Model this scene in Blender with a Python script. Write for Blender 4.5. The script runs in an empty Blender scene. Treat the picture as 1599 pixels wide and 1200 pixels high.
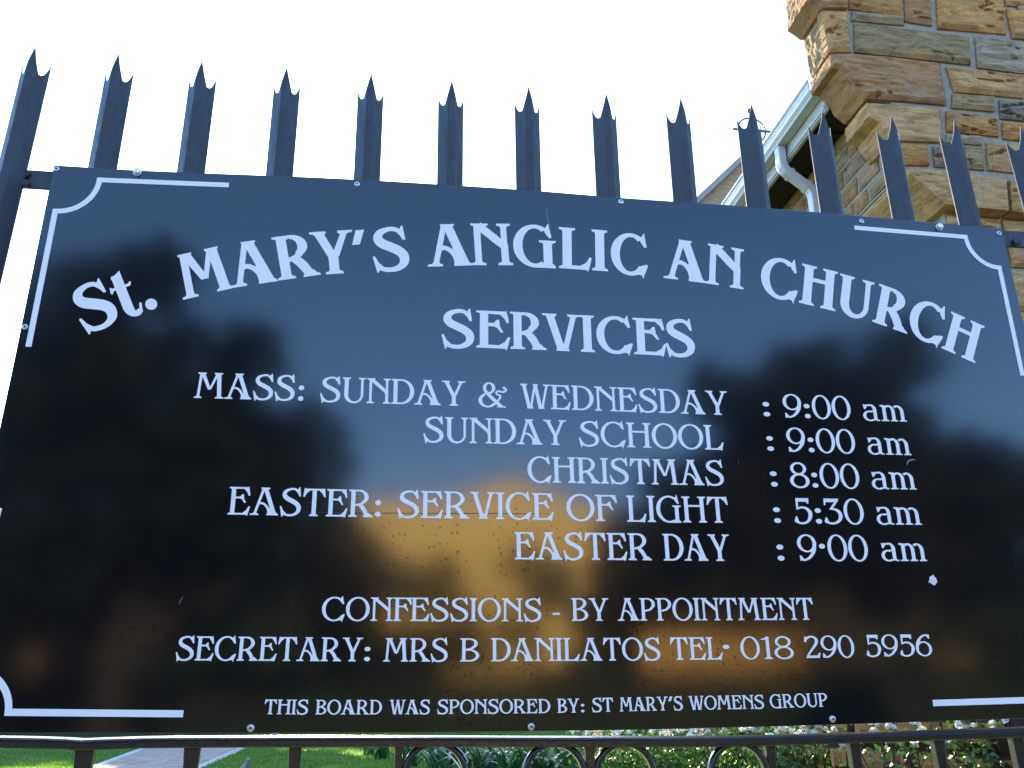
import bpy, bmesh, math, random
import numpy as np
from mathutils import Vector, Matrix, noise, geometry

sc = bpy.context.scene
C = bpy.data.collections.new('scene'); sc.collection.children.link(C)
rnd = random.Random(11)

# ------------------------------------------------------------------ camera
GZ = 1.95                       # height of the board's middle above the pavement
FPX = 1452.33                   # focal length in pixels of a 1599 px wide frame
RX, RY, RZ = 0.339803, -0.145417, 0.013863
CAM = np.array([-0.3132, -1.4991, -0.4457 + GZ])
def rotm(rx, ry, rz):
    cx, sx, cy, sy, cz, sz = math.cos(rx), math.sin(rx), math.cos(ry), math.sin(ry), math.cos(rz), math.sin(rz)
    return (np.array([[cy, -sy, 0], [sy, cy, 0], [0, 0, 1]]) @ np.array([[1, 0, 0], [0, cx, -sx], [0, sx, cx]])
            @ np.array([[cz, 0, sz], [0, 1, 0], [-sz, 0, cz]]))
RM = rotm(RX, RY, RZ)
cam = bpy.data.cameras.new('camera'); camo = bpy.data.objects.new('camera', cam); C.objects.link(camo)
cam.sensor_width = 36; cam.lens = FPX/1599*36; cam.clip_start = .02; cam.clip_end = 900
M = Matrix.Identity(4)
for i in range(3):
    M[i][0] = RM[i, 0]; M[i][1] = RM[i, 2]; M[i][2] = -RM[i, 1]; M[i][3] = CAM[i]
camo.matrix_world = M
sc.camera = camo

# ------------------------------------------------------------------ sky, sun, exposure
SUN_EL, SUN_AZ = math.radians(21), math.radians(-4)    # azimuth from +Y towards +X
w = bpy.data.worlds.new('World'); sc.world = w; w.use_nodes = True
nt = w.node_tree; nt.nodes.clear()
sky = nt.nodes.new('ShaderNodeTexSky'); sky.sky_type = 'NISHITA'; sky.sun_disc = False
sky.sun_elevation = SUN_EL; sky.sun_rotation = SUN_AZ
sky.air_density = 1.0; sky.dust_density = 1.0; sky.ozone_density = 5.5; sky.altitude = 200
bg = nt.nodes.new('ShaderNodeBackground'); bg.inputs['Strength'].default_value = 0.15
out = nt.nodes.new('ShaderNodeOutputWorld')
nt.links.new(sky.outputs[0], bg.inputs['Color']); nt.links.new(bg.outputs[0], out.inputs['Surface'])
sd = bpy.data.lights.new('sun', 'SUN'); sd.energy = 5.0; sd.angle = math.radians(.5); sd.color = (1.0, .81, .48)
so = bpy.data.objects.new('sun', sd); C.objects.link(so)
sv = Vector((math.sin(SUN_AZ)*math.cos(SUN_EL), math.cos(SUN_AZ)*math.cos(SUN_EL), math.sin(SUN_EL)))
so.rotation_euler = sv.to_track_quat('Z', 'Y').to_euler(); so.location = (0, 20, 12)
sc.view_settings.view_transform = 'Standard'; sc.view_settings.look = 'None'
sc.view_settings.exposure = 2.5; sc.view_settings.gamma = 1.0
try: sc.view_settings.use_curve_mapping = False
except Exception: pass
try:
    sc.cycles.max_bounces = 6; sc.cycles.transparent_max_bounces = 6; sc.cycles.use_denoising = True
except Exception: pass

# ------------------------------------------------------------------ measuring: a photo pixel -> a point of the place
def ray(u, v): return RM @ np.array([(u-800)/FPX, 1, -(v-600)/FPX])
def at_y(u, v, Y): d = ray(u, v); return CAM + d*(Y-CAM[1])/d[1]
def at_x(u, v, X): d = ray(u, v); return CAM + d*(X-CAM[0])/d[0]
def at_z(u, v, Z): d = ray(u, v); return CAM + d*(Z-CAM[2])/d[2]
def mirrored(u, v, Y):
    """the point in the plane y=Y (behind the camera) seen by reflection in the board"""
    p = at_y(u, v, -Y); return np.array([p[0], Y, p[2]])

# ------------------------------------------------------------------ object helpers
def tag(o, label=None, cat=None, group=None, kind=None):
    if label: o['label'] = label
    if cat: o['category'] = cat
    if group: o['group'] = group
    if kind: o['kind'] = kind
    return o
def empty(name, loc=(0, 0, 0), label=None, cat=None, group=None, rz=0):
    o = bpy.data.objects.new(name, None); C.objects.link(o); o.location = loc; o.rotation_euler.z = rz
    o.empty_display_size = .1
    return tag(o, label, cat, group)
def link(name, me, parent=None, loc=(0, 0, 0), rot=None):
    o = bpy.data.objects.new(name, me); C.objects.link(o); o.location = loc
    if rot is not None: o.rotation_euler = rot
    if parent is not None: o.parent = parent
    return o
def mesh(name, V, F, mat, smooth=False):
    me = bpy.data.meshes.new(name); me.from_pydata([tuple(map(float, v)) for v in V], [], F); me.materials.append(mat)
    if smooth: me.polygons.foreach_set('use_smooth', [True]*len(me.polygons))
    me.update(); return me
def obj(name, V, F, mat, parent=None, smooth=False): return link(name, mesh(name, V, F, mat, smooth), parent)
class MB:
    def __init__(s): s.V = []; s.F = []
    def add(s, V, F):
        n = len(s.V); s.V += [tuple(v) for v in V]; s.F += [tuple(i+n for i in f) for f in F]; return s
    def box(s, x0, x1, y0, y1, z0, z1):
        return s.add([(x, y, z) for z in (z0, z1) for y in (y0, y1) for x in (x0, x1)],
                     [(0, 2, 3, 1), (4, 5, 7, 6), (0, 1, 5, 4), (2, 6, 7, 3), (0, 4, 6, 2), (1, 3, 7, 5)])
    def prism(s, P, a, b, axis='y'):
        """outline P (2-D) extruded between a and b along an axis"""
        n = len(P)
        f = {'y': lambda p, t: (p[0], t, p[1]), 'x': lambda p, t: (t, p[0], p[1]), 'z': lambda p, t: (p[0], p[1], t)}[axis]
        V = [f(p, a) for p in P] + [f(p, b) for p in P]
        return s.add(V, [tuple(range(n))[::-1], tuple(range(n, 2*n))] + [(i, (i+1) % n, n+(i+1) % n, n+i) for i in range(n)])
    def tube(s, P, r, n=8, closed=False, sx=1.0):
        P = [Vector(p) for p in P]; k = len(P); base = len(s.V); up = Vector((0, 1, 0))
        rr = r if hasattr(r, '__len__') else [r]*k
        for i, p in enumerate(P):
            a = P[(i-1) % k] if (closed or i) else P[0]; b = P[(i+1) % k] if (closed or i < k-1) else P[-1]
            t = (b-a).normalized(); u = up if abs(t.dot(up)) < .95 else Vector((1, 0, 0))
            x = t.cross(u).normalized(); y = t.cross(x).normalized()
            for j in range(n):
                q = 2*math.pi*j/n; s.V.append(tuple(p + x*math.cos(q)*rr[i]*sx + y*math.sin(q)*rr[i]))
        for i in range(k if closed else k-1):
            for j in range(n):
                a = base+i*n+j; b = base+i*n+(j+1) % n; c = base+((i+1) % k)*n+(j+1) % n; d = base+((i+1) % k)*n+j
                s.F.append((a, b, c, d))
        if not closed:
            s.F.append(tuple(base+j for j in range(n))[::-1]); s.F.append(tuple(base+(k-1)*n+j for j in range(n)))
        return s
    def mesh(s, name, mat, smooth=False):
        me = mesh(name, s.V, s.F, mat, smooth); bm = bmesh.new(); bm.from_mesh(me)
        bmesh.ops.recalc_face_normals(bm, faces=bm.faces); bm.to_mesh(me); bm.free(); return me
    def build(s, name, mat, parent=None, smooth=False, loc=(0, 0, 0)): return link(name, s.mesh(name, mat, smooth), parent, loc)
def bevel(o, wd, seg=2):
    m = o.modifiers.new('bevel', 'BEVEL'); m.width = wd; m.segments = seg; m.limit_method = 'ANGLE'; m.angle_limit = math.radians(35); return o
def fast_mesh(name, V, loops, starts, totals, mat):
    me = bpy.data.meshes.new(name); me.vertices.add(len(V)); me.vertices.foreach_set('co', np.asarray(V, np.float32).ravel())
    me.loops.add(len(loops)); me.loops.foreach_set('vertex_index', np.asarray(loops, np.int32))
    me.polygons.add(len(starts)); me.polygons.foreach_set('loop_start', np.asarray(starts, np.int32))
    me.materials.append(mat); me.update(calc_edges=True); me.validate(); return me

# ------------------------------------------------------------------ materials
def mat(name, col=(.5, .5, .5), rough=.6, metal=0.0, ior=1.45, spec=None, coat=0.0):
    m = bpy.data.materials.new(name); m.use_nodes = True; b = m.node_tree.nodes['Principled BSDF']
    b.inputs['Base Color'].default_value = (*col, 1); b.inputs['Roughness'].default_value = rough
    b.inputs['Metallic'].default_value = metal; b.inputs['IOR'].default_value = ior
    if spec is not None: b.inputs['Specular IOR Level'].default_value = spec
    b.inputs['Coat Weight'].default_value = coat
    return m
def N(m, t, **kw):
    n = m.node_tree.nodes.new(t)
    for k, v in kw.items():
        if k in n.inputs: n.inputs[k].default_value = v
        else: setattr(n, k, v)
    return n
def L(m, a, b): m.node_tree.links.new(a, b)
def BS(m): return m.node_tree.nodes['Principled BSDF']
def coords(m, kind='Object', scale=(1, 1, 1)):
    c = N(m, 'ShaderNodeTexCoord'); mp = N(m, 'ShaderNodeMapping'); mp.inputs['Scale'].default_value = scale
    L(m, c.outputs[kind], mp.inputs['Vector']); return mp.outputs[0]
def noise_n(m, vec, scale, detail=4, rough=.6, dist=0.0):
    n = N(m, 'ShaderNodeTexNoise'); n.inputs['Scale'].default_value = scale; n.inputs['Detail'].default_value = detail
    n.inputs['Roughness'].default_value = rough; n.inputs['Distortion'].default_value = dist; L(m, vec, n.inputs['Vector']); return n
def ramp(m, fac, stops):
    r = N(m, 'ShaderNodeValToRGB'); e = r.color_ramp.elements
    while len(e) < len(stops): e.new(.5)
    for i, (p, c) in enumerate(stops):
        e[i].position = p; e[i].color = (*c, 1) if hasattr(c, '__len__') else (c, c, c, 1)
    L(m, fac, r.inputs[0]); return r
def mix(m, fac, a, b, mode='MIX'):
    n = N(m, 'ShaderNodeMix'); n.data_type = 'RGBA'; n.blend_type = mode
    for s, x in ((0, fac), (6, a), (7, b)):
        if hasattr(x, 'links'): L(m, x, n.inputs[s])
        else: n.inputs[s].default_value = x if not hasattr(x, '__len__') else ((*x, 1) if len(x) == 3 else x)
    return n.outputs[2]
def bump(m, h, strength=.3, dist=.01):
    b = N(m, 'ShaderNodeBump'); b.inputs['Strength'].default_value = strength; b.inputs['Distance'].default_value = dist
    L(m, h, b.inputs['Height']); L(m, b.outputs[0], BS(m).inputs['Normal']); return b
def varied(name, c1, c2, rough=.8, scale=8, bs=.3, bd=.01, kind='Object', detail=6, vscale=(1, 1, 1), **k):
    m = mat(name, c1, rough, **k); v = coords(m, kind, vscale); n = noise_n(m, v, scale, detail)
    r = ramp(m, n.outputs[0], [(.3, c1), (.7, c2)]); L(m, r.outputs[0], BS(m).inputs['Base Color'])
    if bs: bump(m, n.outputs[0], bs, bd)
    return m

# glossy black painted sheet: slight orange peel, dust film, dried drops
BOARD = mat('gloss_black_sheet', (.004, .0045, .006), .055, ior=1.63)
v = coords(BOARD)
n1 = noise_n(BOARD, v, 3.0, 5, .6); n2 = noise_n(BOARD, v, 260, 2, .5)
r1 = ramp(BOARD, n1.outputs[0], [(.35, .076), (.7, .104)])
vo = N(BOARD, 'ShaderNodeTexVoronoi'); vo.inputs['Scale'].default_value = 105; vo.inputs['Randomness'].default_value = 1; L(BOARD, v, vo.inputs['Vector'])
n3 = noise_n(BOARD, v, 9, 3, .6)
thr = N(BOARD, 'ShaderNodeMath', operation='MULTIPLY'); 
sx_ = N(BOARD, 'ShaderNodeSeparateXYZ'); L(BOARD, v, sx_.inputs[0]); mr = N(BOARD, 'ShaderNodeMapRange'); L(BOARD, sx_.outputs[2], mr.inputs[0])
for i_, x_ in ((1, -.02), (2, -.18), (3, .08), (4, 1.0)): mr.inputs[i_].default_value = x_
m3_ = N(BOARD, 'ShaderNodeMath', operation='MULTIPLY'); L(BOARD, n3.outputs[0], m3_.inputs[0]); L(BOARD, mr.outputs[0], m3_.inputs[1]); L(BOARD, m3_.outputs[0], thr.inputs[0]); thr.inputs[1].default_value = .46
cm = N(BOARD, 'ShaderNodeMath', operation='LESS_THAN'); L(BOARD, vo.outputs['Distance'], cm.inputs[0]); L(BOARD, thr.outputs[0], cm.inputs[1])
sep = N(BOARD, 'ShaderNodeSeparateColor'); L(BOARD, vo.outputs['Color'], sep.inputs[0])
keep = N(BOARD, 'ShaderNodeMath', operation='GREATER_THAN'); L(BOARD, sep.outputs[0], keep.inputs[0]); keep.inputs[1].default_value = .42
sp = N(BOARD, 'ShaderNodeMath', operation='MULTIPLY'); L(BOARD, cm.outputs[0], sp.inputs[0]); L(BOARD, keep.outputs[0], sp.inputs[1])
L(BOARD, r1.outputs[0], BS(BOARD).inputs['Roughness'])
L(BOARD, ramp(BOARD, sp.outputs[0], [(0, .5), (1, .30)]).outputs[0], BS(BOARD).inputs['Specular IOR Level'])
bump(BOARD, n2.outputs[0], .022, .0006)
dust = noise_n(BOARD, v, 420, 2, .5); dr = ramp(BOARD, dust.outputs[0], [(.70, (.004, .0045, .006)), (.80, (.012, .012, .013))])
L(BOARD, dr.outputs[0], BS(BOARD).inputs['Base Color'])

VINYL = varied('white_vinyl', (.89, .82, .78), (.90, .84, .80), .5, 40, 0)
PAINT = varied('black_fence_paint', (.014, .0145, .017), (.022, .022, .026), .46, 30, .12, .002, ior=1.6)
pn = noise_n(PAINT, coords(PAINT, 'Object', (1, 1, .35)), 55, 5, .7); pr = ramp(PAINT, pn.outputs[0], [(.60, (.017, .0175, .021)), (.66, (.035, .028, .024)), (.72, (.075, .035, .018))])
L(PAINT, pr.outputs[0], BS(PAINT).inputs['Base Color']); L(PAINT, ramp(PAINT, pn.outputs[0], [(.40, .40), (.70, .70)]).outputs[0], BS(PAINT).inputs['Roughness'])
IRON = varied('old_black_iron', (.006, .0055, .0055), (.011, .010, .010), .25, 60, .35, .003, ior=1.6)
STEEL = mat('screw_steel', (.55, .55, .54), .35, 1.0); ZINC = mat('zinc_bolt', (.80, .80, .78), .28, .6); DARKS = mat('screw_recess', (.03, .03, .03), .6)
MORTAR = varied('grey_lime_mortar', (.23, .20, .155), (.35, .305, .235), .95, 45, .5, .004)
WHITEP = varied('white_gutter_enamel', (.44, .43, .43), (.54, .53, .53), .35, 14, .05, .002)
DIRTYW = varied('weathered_white_board', (.38, .365, .34), (.52, .505, .48), .55, 9, .15, .004, vscale=(1, .4, 3))
EAVE_SHADE = varied('eave_shade_black', (.008, .006, .004), (.016, .012, .008), .8, 10, .3)  # near-black: the shade under the eave is put into the colour
TILE = varied('brown_roof_tile', (.20, .12, .07), (.30, .18, .11), .8, 10, .4)

def stone_material(name, dk=1.0):
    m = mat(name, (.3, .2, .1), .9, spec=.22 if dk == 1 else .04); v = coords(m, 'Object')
    oi = N(m, 'ShaderNodeObjectInfo')
    sh = N(m, 'ShaderNodeVectorMath', operation='ADD')
    rv = N(m, 'ShaderNodeCombineXYZ'); mu = N(m, 'ShaderNodeMath', operation='MULTIPLY'); mu.inputs[1].default_value = 40
    L(m, oi.outputs['Random'], mu.inputs[0])
    for i in range(3): L(m, mu.outputs[0], rv.inputs[i])
    L(m, v, sh.inputs[0]); L(m, rv.outputs[0], sh.inputs[1])
    st = N(m, 'ShaderNodeMapping'); st.inputs['Scale'].default_value = (1, 1, 4.5); L(m, sh.outputs[0], st.inputs['Vector'])
    a = noise_n(m, st.outputs[0], 7, 8, .65, .6); b = noise_n(m, sh.outputs[0], 5, 5, .6, .3); c = noise_n(m, sh.outputs[0], 110, 4, .7)
    warm = ramp(m, a.outputs[0], [(.25, (.42, .32, .26)), (.45, (.85, .78, .68)), (.58, (1.15, 1.05, .92)), (.78, (1.5, 1.35, 1.1))])
    base = mix(m, 1.0, oi.outputs['Color'], warm.outputs[0], 'MULTIPLY')
    rust = ramp(m, b.outputs[0], [(.52, (0, 0, 0)), (.66, (1, 1, 1))])
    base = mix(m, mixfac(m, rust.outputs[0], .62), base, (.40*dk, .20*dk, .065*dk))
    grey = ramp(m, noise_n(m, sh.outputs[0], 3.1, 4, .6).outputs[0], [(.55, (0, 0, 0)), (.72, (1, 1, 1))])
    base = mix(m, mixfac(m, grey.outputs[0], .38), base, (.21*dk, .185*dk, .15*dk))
    gr = ramp(m, c.outputs[0], [(.3, .72), (.7, 1.22)])
    base = mix(m, 1.0, base, gr.outputs[0], 'MULTIPLY')
    L(m, base, BS(m).inputs['Base Color'])
    ad = N(m, 'ShaderNodeMath', operation='ADD'); L(m, a.outputs[0], ad.inputs[0]); L(m, c.outputs[0], ad.inputs[1])
    bump(m, ad.outputs[0], .75, .006); return m
def mixfac(m, col, k):
    n = N(m, 'ShaderNodeMath', operation='MULTIPLY'); L(m, col, n.inputs[0]); n.inputs[1].default_value = k; return n.outputs[0]
STONE = stone_material('rock_faced_sandstone'); STONE2 = stone_material('dark_sandstone', .09)  # the second is a much darker copy for the lower wall

# ---- a small hand-drawn display serif alphabet: every glyph is a union of strokes, cap height 1 ----
def ring(cx, cy, ro, ri, a0, a1, n=30, dx=0.0, dy=0.0):
    """quads between an outer and an inner ellipse (inner shifted by dx, dy)"""
    q = []
    for i in range(n):
        a = math.radians(a0 + (a1-a0)*i/n); b = math.radians(a0 + (a1-a0)*(i+1)/n)
        q.append([(cx+ro[0]*math.cos(a), cy+ro[1]*math.sin(a)), (cx+ro[0]*math.cos(b), cy+ro[1]*math.sin(b)),
                  (cx+dx+ri[0]*math.cos(b), cy+dy+ri[1]*math.sin(b)), (cx+dx+ri[0]*math.cos(a), cy+dy+ri[1]*math.sin(a))])
    return q
def stroke(pts, n=8):
    """Catmull-Rom stroke through (x, y, width)"""
    P = [pts[0]] + list(pts) + [pts[-1]]
    S = []
    for k in range(1, len(P)-2):
        p0, p1, p2, p3 = P[k-1:k+3]
        for i in range(n + (1 if k == len(P)-3 else 0)):
            t = i/n
            S.append([0.5*((2*p1[c]) + (-p0[c]+p2[c])*t + (2*p0[c]-5*p1[c]+4*p2[c]-p3[c])*t*t + (-p0[c]+3*p1[c]-3*p2[c]+p3[c])*t**3) for c in range(3)])
    L, Rr = [], []
    for i, s in enumerate(S):
        a = S[max(0, i-1)]; b = S[min(len(S)-1, i+1)]
        tx, ty = b[0]-a[0], b[1]-a[1]; d = math.hypot(tx, ty) or 1
        nx, ny = -ty/d, tx/d; w = max(s[2], .004)/2
        L.append((s[0]+nx*w, s[1]+ny*w)); Rr.append((s[0]-nx*w, s[1]-ny*w))
    return [[L[i], L[i+1], Rr[i+1], Rr[i]] for i in range(len(S)-1)]
def leg(x0, y0, x1, y1, w0, w1=None):
    """slanted stem with horizontal cuts (w measured horizontally)"""
    w1 = w0 if w1 is None else w1
    return [[(x0-w0/2, y0), (x0+w0/2, y0), (x1+w1/2, y1), (x1-w1/2, y1)]]
def serif(cx, y, hw, d, eL=.075, eR=.075, s=.05, b=.06, sl=0.0):
    """slab serif at height y; d=+1 foot (grows upward), -1 head.  sl: x-drift of the stem per unit height"""
    o = [(cx-hw-eL, y), (cx+hw+eR, y), (cx+hw+eR*.92, y+d*s)]
    n = 4
    for i in range(1, n+1):
        t = i/n; o.append((cx+hw+eR*.80*(1-t)**2 + sl*d*(s+b*t)*1.0, y+d*(s+b*t**1.4)))
    for i in range(n, 0, -1):
        t = i/n; o.append((cx-hw-eL*.80*(1-t)**2 + sl*d*(s+b*t)*1.0, y+d*(s+b*t**1.4)))
    o.append((cx-hw-eL*.92, y+d*s))
    # fan from the middle keeps each face convex enough
    m = (cx, y+d*s*.5)
    return [[m, o[i], o[(i+1) % len(o)]] for i in range(len(o))]
def dot(cx, cy, r, n=20):
    return [[(cx, cy)] + [(cx+r*math.cos(2*math.pi*k/n), cy+r*math.sin(2*math.pi*k/n)) for k in (i, i+1)] for i in range(n)]
def poly(*p): return [list(p)]
def glyph(ch, W, w):
    """-> (polygons, advance).  W thick, w thin"""
    h = W/2; e = .075
    G = []
    def add(*L):
        for l in L: G.extend(l)
    if ch == 'I':
        add(leg(e+h, 0, e+h, 1, W), serif(e+h, 0, h, 1), serif(e+h, 1, h, -1)); return G, W+2*e
    if ch == 'H':
        x2 = .80-e-h+W*.2
        for x in (e+h, x2): add(leg(x, 0, x, 1, W), serif(x, 0, h, 1), serif(x, 1, h, -1))
        add(poly((e+h, .60), (x2, .60), (x2, .60+w*1.05), (e+h, .60+w*1.05))); return G, x2+h+e
    if ch in 'EFL':
        x = e+h; A = .66 if ch != 'L' else .62
        add(leg(x, 0, x, 1, W))
        if ch != 'L':
            add(poly((0.0, 1), (0.005, .95), (e, .93), (.40, 1-w*.9), (A-.06, 1-w*.9), (A-.02, 1)))
            add(poly((A-.20, 1-w*.6), (A-.075, 1-w), (A-.035, 1.03), (A-.03, .99), (A+.005, .80), (A+.015, .70), (A-.035, .685), (A-.075, .80)))
            m = .585
            add(poly((x, m), (A-.26, m), (A-.26, m+w*1.0), (x, m+w*1.0)))
            add(poly((A-.33, m+w*.9), (A-.30, m+w), (A-.24, m+w+.085), (A-.19, m+w+.095), (A-.17, m), (A-.10, m-.15), (A-.15, m-.165), (A-.24, m-.03), (A-.30, m)))
        else: add(serif(x, 1, h, -1))
        if ch == 'F': add(serif(x, 0, h, 1, e, e+.01)); return G, .60
        B = .70 if ch == 'E' else .66
        add(poly((0, 0), (B-.10, 0), (B-.16, w*.95), (e, w*.95), (e, .08), (.006, .05)))
        add(poly((B-.24, w*.9), (B-.22, 0), (B-.12, 0), (B-.085, -.035), (B-.07, -.02), (B, .30), (B-.045, .315), (B-.12, .17)))
        return G, B
    if ch == 'T':
        x = .37; A = .74
        add(leg(x, 0, x, 1, W), serif(x, 0, h, 1))
        add(poly((.06, 1), (.06, 1-w*.95), (A-.06, 1-w*.95), (A-.06, 1)))
        add(poly((.07, 1-w*.4), (.065, 1.02), (.04, 1.02), (-.0, .70), (.05, .69), (.11, .82), (.22, 1-w)))
        add(poly((A-.07, 1-w*.4), (A-.065, 1.02), (A-.04, 1.02), (A, .70), (A-.05, .69), (A-.11, .82), (A-.22, 1-w)))
        return G, A
    if ch == 'A':
        lw = w*1.25; top = .42
        add(leg(.115, 0, top-W*.28, 1, lw), serif(.115, 0, lw/2, 1, .10, .10, sl=.25))
        add(leg(.80-h*.55, 0, top, 1, W*1.02))
        add(poly((top-.14, 1), (top+.155, 1), (top+.15, .955), (top+.10, .93), (top-.09, .93), (top-.135, .955)))
        # curved bar sweeping into the right foot
        add(stroke([(.20, .375, w*.9), (.31, .435, w*1.1), (.43, .385, w*1.1), (.535, .25, w*1.2), (.575, .10, w*1.3), (.56, .02, w*1.2)]))
        add(poly((.57, .0), (.66, 0), (.72, .3), (.56, .40), (.42, .42), (.52, .30), (.59, .15)) if W > .17 else poly((.53, .25), (.57, .10), (.66, .08), (.64, .20), (.60, .26)))
        add(poly((.505, 0), (.88, 0), (.875, .05), (.84, .065), (.79, .13), (.62 if W < .17 else .60, .13), (.57, .065), (.51, .05)))
        return G, .89
    if ch == 'V':
        add(leg(.135, 1, .40, 0, W, W*.95), leg(.68, 1, .47, 0, w*1.3, w*1.3))
        add(serif(.135, 1, h*1.0, -1, .07, .07, sl=-.27), serif(.68, 1, w*.6, -1, .09, .09, sl=.2))
        add(poly((.28, 0), (.57, 0), (.565, .05), (.53, .08), (.54, .2), (.33, .2), (.33, .08), (.285, .05)))
        return G, .79
    if ch == 'W':
        v = W*.95
        add(leg(.12, 1, .315, 0, v), leg(.52, 1, .36, 0, w*1.15), leg(.52, 1, .70, 0, v), leg(.93, 1, .76, 0, w*1.15))
        add(serif(.12, 1, v/2, -1, .065, .065, sl=-.2), serif(.93, 1, w*.55, -1, .09, .075, sl=.2))
        add(poly((.43, 1), (.625, 1), (.62, .955), (.56, .93), (.47, .93), (.435, .955)))
        for c in (.33, .72): add(poly((c-.10, 0), (c+.12, 0), (c+.115, .045), (c+.085, .12), (c-.07, .12), (c-.095, .045)))
        return G, 1.03
    if ch == 'Y':
        add(leg(.41, 0, .41, .48, W), serif(.41, 0, h, 1, .08, .08))
        add(poly((.41-h, .48), (.41+h, .48), (.41+h*.3, .40), (.41-h*.6, .42)))
        add(leg(.135, 1, .40, .40, W, W*1.0), leg(.68, 1, .45, .40, w*1.35, w*1.6))
        add(serif(.135, 1, h, -1, .07, .07, sl=-.4), serif(.68, 1, w*.65, -1, .09, .09, sl=.35))
        return G, .82
    if ch == 'N':
        a = w*1.25 if W < .17 else w*1.45
        add(leg(.13, 0, .13, 1, a), serif(.13, 0, a/2, 1, .085, .085))
        add(leg(.68, 0, .68, .5, a*1.1), leg(.68, .4, .68, 1, a*.9), serif(.68, 0, a*.55, 1, .08, .08), serif(.68, 1, a*.45, -1, .085, .085))
        add(stroke([(.15, .96, W*.98), (.36, .76, W*.95), (.56, .56, W*.9), (.66, .43, W*.6)]))
        add(poly((.0, 1), (.0+.005, .955), (.06, .94), (.10, .85), (.28, .85), (.315, .94), (.36, .955), (.36, 1)) if W > .17 else poly((.0, 1), (.005, .955), (.07, .93), (.12, .85), (.22, .86), (.29, 1)))
        add(poly((.68-a*.55, .28), (.68+a*.55, .28), (.68+a*.45, .55), (.62, .53)))
        return G, .80
    if ch == 'M':
        a = w*1.3 if W < .17 else w*1.6
        add(leg(.11, 0, .17, 1, a), serif(.11, 0, a/2, 1, .085, .085, sl=.06))
        add(leg(.82, 0, .755, 1, W), serif(.82, 0, h, 1, .075, .075, sl=-.06))
        add(leg(.205, 1, .475, .34, W*1.0, W*.75), leg(.72, 1, .49, .34, w*1.3, w*1.1))
        add(poly((.055, 1), (.06, .955), (.12, .93), (.30, .93), (.335, .955), (.34, 1)))
        add(poly((.60, 1), (.605, .955), (.65, .93), (.83, .93), (.885, .955), (.89, 1)))
        return G, .98
    if ch == 'O':
        add(ring(.43, .5, (.43, .52), (.43-W*1.0, .52-w), 0, 360, 44, 0, 0)); return G, .86
    if ch == '0':
        add(ring(.31, .5, (.31, .52), (.31-W*.92, .52-w*.9), 0, 360, 40)); return G, .62
    if ch in 'CG':
        a0 = 52 if ch == 'C' else 56
        add(ring(.44, .5, (.44, .52), (.44-W, .52-w), a0, 322 if ch == 'C' else 300, 40))
        # upper terminal: wedge hanging down with an upward spur
        X = .70 if ch == 'C' else .70
        add(poly((.62, .90), (.655, .93), (X+.015, 1.05), (X+.035, 1.045), (X+.04, .98), (X+.09, .72), (X+.04, .70), (X-.03, .80), (.60, .935)))
        if ch == 'C':
            ix = .44+(.44-W)*math.cos(math.radians(-42)); iy = .5-(.52-w)*math.sin(math.radians(42))
            ox = .44+.44*math.cos(math.radians(-62)); oy = .5-.52*math.sin(math.radians(62))
            add([[(ix, iy), (ox-.03, oy-.01), (.71, .012)], [(ix, iy), (.71, .012), (.775, .16)], [(ix, iy), (.775, .16), (.785, .29)], [(.71, .012), (.722, -.05), (.74, -.05), (.775, .16)], [(.775, .16), (.76, .03), (.83, .275), (.785, .29)]])
            return G, .83
        x = .70
        add(leg(x, 0.0, x, .64, W*.95), serif(x, .645, h*.95, -1, .085, .085))
        add(poly((.44, -.02), (.44, w-.02), (.56, w+.01), (.62, .08), (x+h*.95, .10), (x+h*.95+.06, 0.03), (x+h*.95+.065, -.02)))
        return G, .86
    if ch == 'D':
        add(leg(e+h, 0, e+h, 1, W))
        add(poly((0, 1), (.005, .95), (e, .93), (.30, 1-w), (.34, 1)), poly((0, 0), (.005, .05), (e, .07), (.30, w), (.34, 0)))
        add(ring(.33, .5, (.45, .5), (.45-W*1.05, .5-w), -92, 92, 30)); return G, .78
    if ch == 'U':
        add(leg(e+h, .30, e+h, 1, W), serif(e+h, 1, h, -1))
        a = w*1.2
        add(leg(.67, .30, .67, 1, a), serif(.67, 1, a/2, -1, .085, .085))
        cx = (e+.67+a/2)/2; rx = (.67+a/2-e)/2
        k = ring(cx, .32, (rx, .345), (rx-(W+a)/2, .345-w*1.15), 180, 360, 26, (W-a)/2, 0)
        add(k); return G, .67+a/2+.085
    if ch in 'PRB':
        add(leg(e+h, 0, e+h, 1, W), serif(e+h, 0, h, 1))
        add(poly((0, 1), (.005, .95), (e, .93), (.30, 1-w), (.36, 1)))
        r = .31 if ch != 'B' else .285
        X = .34
        top, bot = 1.0, (.42 if ch != 'B' else .50)
        cy = (top+bot)/2; ry = (top-bot)/2
        add(ring(X, cy+.02, (r, ry-.02), (r-W*1.0, ry-.02-w), -50, 94, 22))
        # the bowl comes back to the stem on a slope
        bx = X+r*math.cos(math.radians(-48)); by = cy+.02+(ry-.02)*math.sin(math.radians(-48))
        add(stroke([(bx-W*.30, by+w*.55, W*.85), (bx-.13, by-.045, w*1.25), (e+W*.8, bot+.0, w*1.0)]))
        if ch == 'P': return G, .66
        if ch == 'R':
            add(stroke([(.37, .45, W*.9), (.47, .33, W*.98), (.55, .19, W*.98), (.60, .06, W*.9)]))
            add(poly((.48, 0), (.815, 0), (.80, .045), (.745, .075), (.685, .15), (.56, .14), (.54, .065), (.485, .05)))
            return G, .80
        add(ring(X, .26, (.34, .26), (.34-W*1.0, .26-w), -94, 74, 26))
        add(stroke([(X+.10, .495, w*1.1), (.30, .50, w), (e+W*.8, .50, w*.9)]))
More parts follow.
